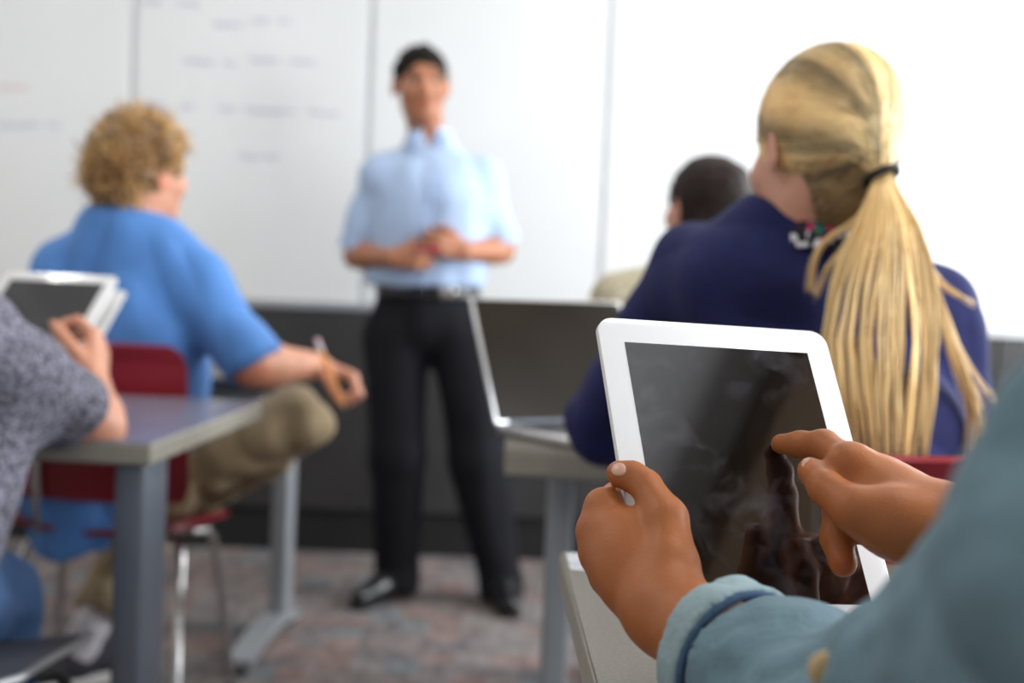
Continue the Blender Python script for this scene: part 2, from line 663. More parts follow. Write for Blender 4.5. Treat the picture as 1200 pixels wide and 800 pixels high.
        q = np.searchsorted(uk, qs)
        used = np.unique(q)
        rm = np.full(len(v), -1)
        rm[used] = np.arange(len(used))
        return v[used], rm[q]


def nets(D, lo, h, own):
    ins = D < 0
    c = [ins[i:ins.shape[0] - 1 + i, j:ins.shape[1] - 1 + j, k:ins.shape[2] - 1 + k] for i in (0, 1) for j in (0, 1) for k in (0, 1)]
    s = np.zeros(c[0].shape, dtype=np.int8)
    for x in c: s += x
    act = (s > 0) & (s < 8)
    idx = np.full(act.shape, -1, dtype=np.int64)
    I = np.argwhere(act)
    if not len(I): return np.zeros((0, 3)), np.zeros((0, 4), int), I
    idx[act] = np.arange(len(I))
    offs = np.array([(i, j, k) for i in (0, 1) for j in (0, 1) for k in (0, 1)])
    vals = np.stack([D[I[:, 0] + o[0], I[:, 1] + o[1], I[:, 2] + o[2]] for o in offs], 1)
    acc = np.zeros((len(I), 3))
    cnt = np.zeros(len(I))
    for a in range(8):
        for b in range(a + 1, 8):
            if np.abs(offs[a] - offs[b]).sum() != 1: continue
            va, vb = vals[:, a], vals[:, b]
            m = (va < 0) != (vb < 0)
            t = va / np.where(m, va - vb, 1)
            p = offs[a] + t[:, None] * (offs[b] - offs[a])
            acc[m] += p[m]
            cnt[m] += 1
    vs = (I + acc / cnt[:, None]) * h + lo
    quads = []
    for axis in range(3):
        A = [slice(None)] * 3
        B = [slice(None)] * 3
        A[axis] = slice(0, -1)
        B[axis] = slice(1, None)
        ch = ins[tuple(A)] != ins[tuple(B)]
        E = np.argwhere(ch)
        o1, o2 = [x for x in range(3) if x != axis]
        E = E[((E >= 1) & (E <= own)).all(1)]
        q = []
        for d1, d2 in ((0, 0), (1, 0), (1, 1), (0, 1)):
            F = E.copy()
            F[:, o1] -= d1
            F[:, o2] -= d2
            q.append(idx[F[:, 0], F[:, 1], F[:, 2]])
        q = np.stack(q, 1)
        sg = ins[E[:, 0], E[:, 1], E[:, 2]]
        flip = sg if axis != 1 else ~sg
        q[~flip] = q[~flip][:, ::-1]
        quads.append(q)
    q = np.vstack(quads)
    q = q[(q >= 0).all(1)]
    return vs, q[:, ::-1], I


def vnormals(v, q):
    n = np.zeros_like(v)
    fn = np.cross(v[q[:, 2]] - v[q[:, 0]], v[q[:, 3]] - v[q[:, 1]])
    for i in range(4):
        np.add.at(n, q[:, i], fn)
    return n / (np.linalg.norm(n, axis=1, keepdims=True) + 1e-12)


def relax(v, q, it=2):
    for _ in range(it):
        a = np.zeros_like(v)
        c = np.zeros(len(v))
        for i in range(4):
            for j in (1, 3):
                np.add.at(a, q[:, i], v[q[:, (i + j) % 4]])
                np.add.at(c, q[:, i], 1)
        v = v * 0.4 + 0.6 * a / np.maximum(c, 1)[:, None]
    return v


def wavefield(freq, seed, stretch=(1, 1, 1), n=10):
    r = np.random.RandomState(seed)
    ks = r.randn(n, 3)
    ks /= np.linalg.norm(ks, axis=1, keepdims=True)
    ks *= freq * (0.6 + 0.9 * r.rand(n, 1)) * np.array(stretch)
    ph = r.rand(n) * 6.28

    def f(p):
        return np.sin(p @ ks.T + ph).sum(1) / math.sqrt(n)
    return f


def folds(amp, freq, seed, stretch=(1, 1, 1)):
    f1, f2 = wavefield(freq, seed, stretch), wavefield(freq * 2.1, seed + 1, stretch)

    def d(p):
        a = f1(p)
        return amp * ((1 - np.abs(a)) * 1.2 - 0.7 + 0.35 * f2(p))
    return d


def vol_obj(vol, name, m, parent, disp=None, it=2, paint=None, origin=None):
    v, q = vol.mesh()
    v = relax(v, q, it)
    if disp is not None:
        v = v + vnormals(v, q) * np.clip(disp(v), -0.02, 0.02)[:, None]
    t = None
    if paint is not None:
        t = np.ones((len(v), 3))
        for c, r, colr in paint:
            d = np.linalg.norm((v - np.array(c)) / np.array(r), axis=1)
            w = np.clip((1.25 - d) / 0.5, 0, 1)[:, None]
            t = t * (1 - w) + np.array(colr) * w
    elif m.name.startswith('skin'):
        t = np.ones((len(v), 3))
    off = np.zeros(3)
    if parent is not None:
        off = np.array(parent_loc(parent))
    return link_mesh(name, v - off, q, m, parent, True, t)


def parent_loc(o):
    l = Vector((0, 0, 0))
    while o is not None:
        l += o.location
        o = o.parent
    return l


# ---- body pieces
def headR(yaw, pitch=0, roll=0):
    """columns right, face, up; yaw turns the face from +Y counter-clockwise (seen from above)"""
    return np.array(Matrix.Rotation(math.radians(yaw), 3, 'Z') @ Matrix.Rotation(math.radians(pitch), 3, 'X') @ Matrix.Rotation(math.radians(roll), 3, 'Y'))


def head_ops(v, c, R, s=1.0, neck=None):
    T = lambda x, y, z: c + R @ (V(x, y, z) * s)
    E = lambda p, r, k=0.01, sub=False, RR=None: v.ell(T(*p), np.array(r) * s, R if RR is None else R @ RR, k * s, sub)
    E((0, -0.008, 0.012), (0.074, 0.096, 0.088), 0.01)
    E((0, 0.028, -0.045), (0.060, 0.064, 0.068), 0.03)
    E((0, 0.058, -0.094), (0.030, 0.026, 0.022), 0.03)
    E((0, 0.010, -0.078), (0.052, 0.055, 0.030), 0.03)
    for sx in (-1, 1):
        E((sx * 0.040, 0.058, -0.030), (0.026, 0.026, 0.026), 0.02)
        E((sx * 0.028, 0.078, 0.026), (0.022, 0.012, 0.010), 0.012)
    for sx in (-1, 1):
        E((sx * 0.031, 0.100, 0.004), (0.018, 0.018, 0.013), 0.012, True)
    v.cone(T(0, 0.082, 0.010), T(0, 0.104, -0.028), 0.008 * s, 0.0125 * s, 0.010 * s)
    for sx in (-1, 1):
        E((sx * 0.012, 0.092, -0.033), (0.009, 0.010, 0.008), 0.006)
    E((0, 0.082, -0.057), (0.024, 0.012, 0.0065), 0.006)
    E((0, 0.081, -0.068), (0.020, 0.012, 0.007), 0.004)
    for sx in (-1, 1):
        RR = np.array(Matrix.Rotation(sx * 0.35, 3, 'Z') @ Matrix.Rotation(-0.2, 3, 'X'))
        E((sx * 0.080, -0.008, -0.012), (0.0065, 0.019, 0.032), 0.006, False, RR)
        E((sx * 0.088, -0.004, -0.008), (0.006, 0.010, 0.018), 0.004, True, RR)
    if neck is not None:
        v.cone(T(0, -0.022, -0.060), neck, 0.054 * s, 0.056 * s, 0.025)


def head_paint(c, R, s=1.0, brow=(0.12, 0.1, 0.09), lip=(0.85, 0.5, 0.48)):
    T = lambda x, y, z: c + R @ (V(x, y, z) * s)
    L = [(T(0, 0.09, -0.062), np.array((0.024, 0.02, 0.010)) * s, lip)]
    for sx in (-1, 1):
        L.append((T(sx * 0.026, 0.088, 0.030), np.array((0.010, 0.014, 0.0045)) * s, brow))
        L.append((T(sx * 0.040, 0.082, 0.030), np.array((0.010, 0.014, 0.0045)) * s, brow))
        L.append((T(sx * 0.084, -0.004, -0.008), np.array((0.012, 0.014, 0.022)) * s, (1.0, 0.7, 0.65)))
    return L


M_eye = mat('eye_white', (0.42, 0.38, 0.36), 0.15, noise=0.02)
M_iris = mat('dark_iris', (0.02, 0.012, 0.008), 0.1, noise=0.1)


def eyes(parent, c, R, s=1.0):
    T = lambda x, y, z: c + R @ (V(x, y, z) * s)
    for sx in (-1, 1):
        v = Vol(0.002)
        v.ell(T(sx * 0.031, 0.074, 0.004), V(0.0125, 0.0125, 0.011) * s, R)
        e = vol_obj(v, 'eye', M_eye, parent)
        v = Vol(0.0015)
        v.ell(T(sx * 0.031, 0.0835, 0.004), V(0.0085, 0.004, 0.0085) * s, R)
        vol_obj(v, 'iris', M_iris, e)


def hand_ops(v, w, d, n, s, curl=(0.5, 0.6, 0.7, 0.8), sc=1.0, thumb=0.5, k=0.006):
    """w wrist, d towards fingers, n palm normal, s thumb side"""
    d = nrm(d)
    s = nrm(s - d * np.dot(s, d))
    n = nrm(n - d * np.dot(n, d) - s * np.dot(n, s))
    Q = lambda a, b, c: w + (d * a + s * b + n * c) * sc
    mc = [(0.088, 0.028), (0.092, 0.009), (0.087, -0.010), (0.078, -0.028)]
    for a, b in mc:
        v.cone(Q(0.0, b * 0.55, 0), Q(a, b, 0), 0.016 * sc, 0.0115 * sc, 0.014 * sc)
    v.ell(Q(0.035, 0.018, 0.010), V(0.03, 0.018, 0.014) * sc, np.stack([d, s, n], 1), 0.012)
    ln = [(0.042, 0.026, 0.021), (0.046, 0.030, 0.022), (0.043, 0.027, 0.021), (0.034, 0.021, 0.019)]
    for i, (a, b) in enumerate(mc):
        p = Q(a, b, 0)
        ang = 0
        cr = curl[i]
        r = (0.0098, 0.0088, 0.0080, 0.0072)
        for j in range(3):
            ang += cr * (0.8, 1.15, 0.8)[j]
            q = p + (d * math.cos(ang) + n * math.sin(ang) + s * (b * 1.5)) * ln[i][j] * sc
            v.cone(p, q, r[j] * sc * (0.9 if i == 3 else 1), r[j + 1] * sc * (0.9 if i == 3 else 1), 0.004 * sc)
            p = q
    b0 = Q(0.022, 0.022, 0.006)
    b1 = b0 + nrm(d * 0.65 + s * 0.75 + n * (0.25 + thumb * 0.4)) * 0.043 * sc
    b2 = b1 + nrm(d * 0.85 + s * 0.30 + n * (0.3 + thumb * 0.6)) * 0.033 * sc
    b3 = b2 + nrm(d * 0.9 + s * (0.1 - thumb * 0.2) + n * (0.3 + thumb * 0.6)) * 0.027 * sc
    v.chain([b0, b1, b2, b3], [0.017 * sc, 0.0125 * sc, 0.0105 * sc, 0.0085 * sc], 0.008 * sc)


def arm_ops(v, sh, el, wr, r=(0.048, 0.040, 0.042, 0.026), k=0.02):
    m = el + (wr - el) * 0.25
    v.cone(sh, el, r[0], r[1], k)
    v.cone(el, m, r[1], r[2], k)
    v.cone(m, wr, r[2], r[3], k)


def leg_ops(v, hp, kn, an, r=(0.085, 0.056, 0.052, 0.036), k=0.025):
    m = kn + (an - kn) * 0.3
    v.cone(hp, kn, r[0], r[1], k)
    v.cone(kn, m, r[1], r[2], k)
    v.cone(m, an, r[2], r[3], k)


def torso_ops(v, pel, waist, chest, nb, sl, sr, w=(0.15, 0.13, 0.16), d=(0.11, 0.095, 0.115), k=0.04, infl=0.0, neckr=0.055):
    side = nrm(sr - sl)
    v.ecap(pel, waist, w[0] + infl, d[0] + infl, w[1] + infl, d[1] + infl, side, k)
    v.ecap(waist, chest, w[1] + infl, d[1] + infl, w[2] + infl, d[2] + infl, side, k)
    v.cone(sl, chest + (sl - chest) * 0.3 + (nb - chest) * 0.3, 0.048 + infl, 0.07 + infl, 0.05)
    v.cone(sr, chest + (sr - chest) * 0.3 + (nb - chest) * 0.3, 0.048 + infl, 0.07 + infl, 0.05)
    v.cone(sl + (sr - sl) * 0.08, nb - nrm(nb - chest) * 0.01, 0.045 + infl, 0.05 + infl, 0.04)
    v.cone(sr + (sl - sr) * 0.08, nb - nrm(nb - chest) * 0.01, 0.045 + infl, 0.05 + infl, 0.04)
    v.cone(chest, nb, 0.09 + infl, neckr + infl * 0.5, 0.04)


def strands(paths, radii, tints, nseg_sides=3):
    """one mesh of many hair strands. paths: (N,M,3)"""
    Pth = np.asarray(paths)
    N, M, _ = Pth.shape
    T = np.gradient(Pth, axis=1)
    T /= np.linalg.norm(T, axis=2, keepdims=True) + 1e-12
    ref = RNG.randn(N, 1, 3)
    A = np.cross(T, ref)
    A /= np.linalg.norm(A, axis=2, keepdims=True) + 1e-12
    B = np.cross(T, A)
    K = nseg_sides
    r = np.asarray(radii).reshape(N, -1)
    if r.shape[1] == 1: r = np.repeat(r, M, 1)
    vs = np.stack([Pth + r[..., None] * (math.cos(2 * math.pi * k / K) * A + math.sin(2 * math.pi * k / K) * B) for k in range(K)], 2)
    vs = vs.reshape(-1, 3)
    base = (np.arange(N)[:, None, None] * M + np.arange(M - 1)[None, :, None]) * K
    kk = np.arange(K)[None, None, :]
    q = np.stack([base + kk, base + (kk + 1) % K, base + K + (kk + 1) % K, base + K + kk], -1).reshape(-1, 4)
    t = np.repeat(np.asarray(tints), M * K, axis=0)
    return vs, q, t


def strand_obj(name, parts, m, parent):
    off = np.array(parent_loc(parent))
    vs, qs, ts, b = [], [], [], 0
    for v, q, t in parts:
        vs.append(v)
        qs.append(q + b)
        ts.append(t)
        b += len(v)
    return link_mesh(name, np.vstack(vs) - off, np.vstack(qs), m, parent, True, np.vstack(ts))


def person(loc, label, group=None):
    return empty('person', loc, label, 'person', group)

# ================================================================== the room
WY = 5.2
LX, BY = -3.1, -3.2


def struct(name, mb, m, parent=None):
    o = mb.build(name, m, parent)
    if parent is None: o['kind'] = 'structure'
    return o


struct('floor', MB().box((LX - 0.1, BY - 0.1, -0.08), (RX + 0.1, WY + 0.1, 0)), M_carpet)
struct('ceiling', MB().box((LX - 0.1, BY - 0.1, CEIL), (RX + 0.1, WY + 0.1, CEIL + 0.08)), M_ceil)
struct('wall_back', MB().box((LX - 0.1, WY, 0), (RX + 0.1, WY + 0.12, CEIL)), M_wallw)
struct('wall_left', MB().box((LX - 0.12, BY, 0), (LX, WY, CEIL)), M_wall)
struct('wall_front', MB().box((LX - 0.1, BY - 0.12, 0), (RX + 0.1, BY, CEIL)), M_wall)
WIN = [(-1.9, 0.1), (0.45, 1.85), (3.05, 5.05)]
WZ0, WZ1 = 0.9, 2.6
wr = MB().box((RX, BY, 0), (RX + 0.12, WY, WZ0)).box((RX, BY, WZ1), (RX + 0.12, WY, CEIL))
ys = [BY] + [y for w in WIN for y in w] + [WY]
for a, b in zip(ys[0::2], ys[1::2]):
    wr.box((RX, a, WZ0), (RX + 0.12, b, WZ1))
struct('wall_right', wr, M_wallw)
for i, (a, b) in enumerate(WIN):
    mb = MB()
    for y in (a, (a + b) / 2 - 0.02, b - 0.04):
        mb.box((RX + 0.02, y, WZ0), (RX + 0.07, y + 0.04, WZ1))
    for z in (WZ0, WZ1 - 0.04):
        mb.box((RX + 0.02, a, z), (RX + 0.07, b, z + 0.04))
    struct('window_%d' % (i + 1), mb, M_alum)

struct('reflection_slab_1', MB().box((1.27, BY, 2.73), (RX, WY, CEIL), bev=0.01), mat('reflection_slab_brown', s2l(112, 88, 62), 0.8, noise=0.1))  # unseen dark slab, added so the tablet screen reflects a brown area

# dark panelling below the boards, its joints, the black base
ZB = 0.90
mb = MB()
x = LX
seams = [LX, -2.05, -1.28, -0.52, 0.24, 1.0, 1.76, RX]
for a, b in zip(seams[:-1], seams[1:]):
    mb.box((a + 0.004, WY - 0.05, 0.16), (b - 0.004, WY, ZB - 0.015), bev=0.003)
struct('trim_1', mb, M_dark)
struct('trim_2', MB().box((LX, WY - 0.055, ZB - 0.012), (RX, WY, ZB + 0.003), bev=0.003), M_alum)
struct('baseboard_back', MB().box((LX, WY - 0.03, 0), (RX, WY, 0.16)), M_black)

# whiteboard panels
xs = [-2.27] + [P(p, 200, WY - 0.03)[0] for p in (152, 429, 707, 993)] + [2.2]
names = ['leftmost whiteboard panel, running out of the frame, with faint blue marker lines',
         'whiteboard panel with faint purple marker handwriting beside the curly-haired student',
         'blank whiteboard panel on the wall directly behind the standing teacher',
         'blank whiteboard panel on the wall above the dark-haired student',
         'brightest whiteboard panel, at the right end behind the blonde ponytail']


def scribble(x0, x1, z, hgt, y, seed):
    r = random.Random(seed)
    pts = []
    x_ = x0
    out = []
    while x_ < x1:
        wl = r.uniform(0.05, 0.12)
        pts = []
        n = int(wl / 0.006)
        for i in range(n):
            pts.append((x_ + i * 0.006, y, z + hgt * math.sin(i * 1.9 + r.uniform(-0.6, 0.6)) * r.uniform(0.3, 1)))
        out.append(pts)
        x_ += wl + r.uniform(0.02, 0.05)
    return out


M_ink = mat('purple_marker_ink', s2l(186, 180, 206), 0.6, noise=0.1)
M_inkr = mat('red_marker_ink', s2l(222, 190, 188), 0.6, noise=0.1)
M_inkb = mat('blue_marker_ink', s2l(178, 186, 208), 0.6, noise=0.1)
BD = WY - 0.034
for i in range(5):
    a, b = xs[i] + 0.012, xs[i + 1] - 0.012
    root = empty('whiteboard_panel', ((a + b) / 2, WY - 0.003, ZB), names[i], 'whiteboard', 'whiteboard panels along the wall')
    hw = (b - a) / 2
    MB().box((-hw, -0.030, 0.012), (hw, 0, 1.52), bev=0.003).build('board_surface', M_board, root)
    MB().box((hw, -0.022, 0.012), (hw + 0.024, 0, 1.52)).build('joint_strip', M_seam, root)
    mk = []
    if i == 1:
        mk = [(M_ink, [(250, 285, 28), (295, 330, 24), (215, 268, 72), (292, 345, 70), (165, 228, 122), (255, 305, 128), (315, 365, 130), (280, 298, 183), (312, 340, 184), (165, 215, 2)])]
    if i == 0:
        mk = [(M_inkb, [(0, 15, 147), (30, 80, 146)]), (M_inkr, [(0, 25, 102)])]
    for m_, rows in mk:
        for j, (p0, p1, py) in enumerate(rows):
            w0, w1 = P(p0, py, BD), P(p1, py, BD)
            for pts in scribble(w0[0], w1[0], w0[2], 0.014, BD + 0.001, j + i * 20):
                if len(pts) > 2:
                    MB().tube([V(*q) - np.array(root.location) for q in pts], 0.0028, 5).build('marker_writing', m_, root)

# unseen ceiling lamps, added for soft fill
for i, (lx, ly) in enumerate(FILL_LAMPS):
    r = empty('ceiling_fill_lamp', (lx, ly, CEIL - 0.002), 'unseen white fluorescent ceiling lamp added for fill, %s of its row, %s' % (('left', 'right')[i % 2], ('behind the camera', 'above the front desks', 'above the teacher')[i // 2]), 'lamp', 'added fill lamps')
    MB().box((-0.62, -0.16, -0.06), (0.62, 0.16, 0), bev=0.01).build('fill_lamp_housing', M_whitep, r)


# ================================================================== desks
DZ = 0.76


def desk(label, x0, x1, y0, y1, rot, pivot, legs, lam, thick=0.036, z=DZ, legdir=1, edge=None, group='classroom desks', colm=(0.05, 0.11), steel=None):
    """corner pivot world (x,y); local box x0..x1, y0..y1"""
    r = empty('classroom_desk', (pivot[0], pivot[1], 0), label, 'desk', group, rotz=rot)
    MB().box((x0, y0, z - 0.003), (x1, y1, z), bev=0.0012).build('desktop', lam, r)
    MB().box((x0 - 0.0015, y0 - 0.0015, z - thick), (x1 + 0.0015, y1 + 0.0015, z - 0.002), bev=0.004).build('edge_band', edge or M_edge, r)
    for lx, cy in legs:
        lg = MB().box((lx, cy - colm[1] / 2, 0.05), (lx + colm[0], cy + colm[1] / 2, z - thick), bev=0.008).build('leg', steel or M_steel, r, True)
        ym = (y0 + y1) / 2
        # arched foot
        pts = []
        f = MB()
        fn = lambda u, v: V(lx + colm[0] / 2 + (v - 0.5) * 0.062, (y0 + 0.05) + (y1 - y0 - 0.10) * u, 0.030 + 0.030 * math.sin(math.pi * u) ** 0.8)
        f.sheet(fn, 24, 4, 0.026)
        f.build('foot', M_steel, lg, True)
        for yy in (y0 + 0.07, y1 - 0.07):
            MB().tube([(lx + colm[0] / 2, yy, 0.0), (lx + colm[0] / 2, yy, 0.028)], 0.018, 14).build('glide', M_black, lg, True)
    MB().box((x0 + 0.1, (y0 + y1) / 2 - 0.02, z - thick - 0.045), (x1 - 0.1, (y0 + y1) / 2 + 0.02, z - thick), bev=0.003).build('rail', M_steel, r)
    return r


ca = PZ(176, 519, DZ)
cb = PZ(306, 470, DZ)
rotL = math.atan2(-(cb - ca)[0], (cb - ca)[1])
desk('grey desk with pale edge, in front of the red chair of the curly-haired student', -1.5, 0, 0, np.linalg.norm((cb - ca)[:2]), rotL, ca[:2],
     [(-0.062, 0.085), (-1.44, 0.085)], M_lamblue, colm=(0.048, 0.13), steel=M_steeld)
# desk of the boy, the shade on its top put into dark laminate
fa = PZ(366, 738, 0.0)
desk('desk with shade painted dark on its top, beyond the curly-haired student, under his writing hand', -1.45, 0, 0, 0.66, math.radians(-4), (-0.585, 3.50),
     [(-0.10, 0.49), (-1.38, 0.49)], mat('desk_laminate_shaded', s2l(84, 78, 76), 0.35, noise=0.1), colm=(0.05, 0.09), edge=mat('dark_edge', s2l(50, 48, 50), 0.5, noise=0.1))
# laptop desk
lc = PZ(593, 527, DZ)
DLAP = desk('desk under the open laptop, by the blonde student\'s elbow', 0, 1.5, 0, 0.64, math.radians(0), lc[:2],
     [(0.085, 0.46), (1.42, 0.46)], M_lam, thick=0.042, colm=(0.05, 0.09))
# near desk
na = PZ(658, 646, DZ)
nb_ = PZ(700, 800, DZ)
rotN = math.atan2(-(na - nb_)[0], (na - nb_)[1])
DN = desk('nearest speckled desk under the forearm, with a clear sticker on its corner', 0, 1.5, -0.69, 0, rotN, na[:2],
     [(0.05, -0.30), (1.4, -0.30)], M_lam)
print('desk corners', ca, cb, lc, na, nb_, rotL, rotN)
# clear sticker on near desk corner
st = empty('clear_sticker', (na[0], na[1], DZ), 'clear plastic sticker on the far left corner of the nearest desk', 'sticker', rotz=rotN)
M_clear = bpy.data.materials.new('clear_film')
M_clear.use_nodes = True
_b = M_clear.node_tree.nodes['Principled BSDF']
_b.inputs['Base Color'].default_value = (0.9, 0.92, 0.95, 1)
_b.inputs['Roughness'].default_value = 0.12
_b.inputs['Alpha'].default_value = 0.45
sv, sf = rslab(0.05, 0.085, 0.0006, 0.008, edge=0.0001)
MB().raw([(x + 0.029, y - 0.052, z + 0.0009) for x, y, z in sv], sf).build('film', M_clear, st)
MB().box((0.006, -0.070, 0.0009), (0.030, -0.060, 0.0013)).build('strip', M_inkb, st)


# ================================================================== chairs
def chair(name, loc, rot, label, shell, tube, cat='chair', seat_h=0.455, back_top=0.865, back_lo=0.52, w=0.42, rim=None, bw=1.0):
    """back at local y=0, seat reaches to local +y"""
    r = empty(name, loc, label, cat, None, rot)

    def seat(u, v):
        x = (v - 0.5) * w
        y = 0.03 + 0.41 * u
        e = (2 * v - 1)
        z = seat_h - 0.018 + 0.02 * e * e + 0.012 * math.cos(u * 3.1) - 0.035 * max(0, u - 0.85) / 0.15 * (u - 0.85) * 3
        cr = 1 - 0.12 * max(0, abs(u - 0.5) * 2 - 0.75) / 0.25
        return V(x * cr, y, z)
    s = MB().sheet(seat, 24, 20, 0.012).build('seat', shell, r, True)
    if rim:
        MB().tube([seat(u, 1.0) + V(0.001, 0, 0.002) for u in np.linspace(0, 1, 16)], 0.006, 8).build('seat_rim', rim, s, True)
        MB().tube([seat(1.0, v) + V(0, 0.001, 0.002) for v in np.linspace(0, 1, 16)], 0.006, 8).build('seat_rim', rim, s, True)

    def back(u, v):
        e = 2 * v - 1
        h_ = back_lo + (back_top - back_lo) * u
        cr = 1.0
        if u > 0.8:
            t = (u - 0.8) / 0.2
            cr = 1 - 0.16 * (1 - math.sqrt(max(0, 1 - t * t)))
        if u < 0.1:
            cr = 1 - 0.05 * (1 - u / 0.1)
        y = 0.02 + 0.045 * e * e - 0.05 * u - 0.022 * max(0, u - 0.9) / 0.1
        return V(e * w * 0.5 * cr * bw, y, h_)
    MB().sheet(back, 26, 24, 0.010).build('backrest', shell, r, True)
    tr = 0.0105
    for sx in (-1, 1):
        X = sx * (w / 2 - 0.03)
        MB().tube([(X - sx * 0.02, 0.16, seat_h - 0.035), (X - sx * 0.005, 0.13, seat_h - 0.04), (X + sx * 0.005, 0.10, seat_h - 0.06), (X + sx * 0.02, 0.05, seat_h - 0.18), (X + sx * 0.045, -0.03, 0.03), (X + sx * 0.046, -0.034, 0.012)], tr, 12).build('leg', tube, r, True)
        MB().tube([(X - sx * 0.02, 0.26, seat_h - 0.035), (X, 0.31, seat_h - 0.04), (X + sx * 0.01, 0.335, seat_h - 0.06), (X + sx * 0.025, 0.36, seat_h - 0.18), (X + sx * 0.045, 0.40, 0.03), (X + sx * 0.046, 0.402, 0.012)], tr, 12).build('leg', tube, r, True)
        MB().tube([(X - sx * 0.05, 0.12, seat_h - 0.036), (X - sx * 0.05, 0.04, seat_h - 0.02), (X - sx * 0.05, 0.012, seat_h + 0.05), (X - sx * 0.05, 0.005, back_lo + 0.1)], tr * 0.9, 10).build('back_support', tube, r, True)
        for gy in (-0.034, 0.402):
            MB().tube([(X + sx * 0.046, gy, 0.0), (X + sx * 0.046, gy, 0.02)], 0.015, 12).build('glide', M_black, r, True)
    for gy in (0.16, 0.27):
        MB().tube([(-(w / 2 - 0.05), gy, seat_h - 0.036), ((w / 2 - 0.05), gy, seat_h - 0.036)], tr, 10).build('cross_bar', tube, r, True)
    return r


bc = P(106, 500, 3.02)
chair('school_chair', (bc[0], 3.02, 0), math.radians(-4), 'red plastic school chair of the curly-haired student in the blue shirt', M_red, M_chrome, w=0.40)
gc = P(1055, 530, 1.60)
chair('school_chair', (gc[0] - 0.02, 1.60, 0), math.radians(3), 'red plastic school chair under the blonde student, only its top rim showing', M_red, M_chrome)
cc = PZ(92, 744, 0.45)
chair('school_chair', (cc[0] - 0.185, cc[1] - 0.42, 0), math.radians(0), 'charcoal chair with a pale seat rim under the student in grey', M_grey, M_black, rim=M_alum, seat_h=0.465, bw=0.72)


# ================================================================== tablet in the foreground
TC = CAM + FW * 0.985 + RT * 0.1602 - UP * 0.0878
_r1 = nrm(V(0.94135477, 0.055996, 0.24451458))
_r2 = V(-0.0999264, -0.84548035, 0.57344471)
_r2 = nrm(_r2 - _r1 * np.dot(_r1, _r2))
cw = lambda c: RT * c[0] - UP * c[1] + FW * c[2]
TU, TV = cw(_r1), cw(_r2)
TN = np.cross(TU, TV)
if np.dot(TN, FW) > 0: TN = -TN
TM = Matrix(((TU[0], TV[0], TN[0], TC[0]), (TU[1], TV[1], TN[1], TC[1]), (TU[2], TV[2], TN[2], TC[2]), (0, 0, 0, 1)))


def tablet(label, M4, sw, sh, bw, bt, thick=0.0088, screen=M_screen, body=M_white, back=M_alum):
    r = bpy.data.objects.new('tablet', None)
    r.empty_display_size = 0.1
    COL.objects.link(r)
    r.matrix_world = M4
    tag(r, label, 'tablet')
    v, f = rslab(sw + 2 * bw, sh + 2 * bt, 0.0022, 0.0125, edge=0.0006)
    MB().raw(v, f).build('bezel', body, r, True)
    v, f = rslab(sw + 2 * bw + 0.0006, sh + 2 * bt + 0.0006, thick - 0.002, 0.0128, edge=0.0016)
    MB().raw([(x, y, z - 0.0016) for x, y, z in v], f).build('back_shell', back, r, True)
    MB().box((-sw / 2, -sh / 2, -0.001), (sw / 2, sh / 2, 0.00025)).build('screen', screen, r)
    # dark home button ring below the screen
    v = []
    pts = [(0.0055 * math.cos(a), -sh / 2 - bt / 2 + 0.0055 * math.sin(a), 0.0001) for a in np.linspace(0, 2 * math.pi, 28)]
    MB().tube(pts, 0.0003, 6, cap=False).build('home_button', M_steeld, r, True)
    return r


TSW, TSH, TBW, TBT = 0.1440, 0.2022, 0.0186, 0.0210
tablet('white tablet with a dark smudged screen held in both hands in the foreground', TM, TSW, TSH, TBW, TBT, back=M_whitep)


def ray(px, py):
    return FW + (px - 600) / FPX * RT + (400 - py) / FPX * UP


def PT(px, py, off=0.0):
    """point on the ray through a pixel, off metres nearer than the tablet's front plane"""
    d = ray(px, py)
    t = np.dot(TC - CAM, TN) / np.dot(d, TN)
    return CAM + d * (t - off)


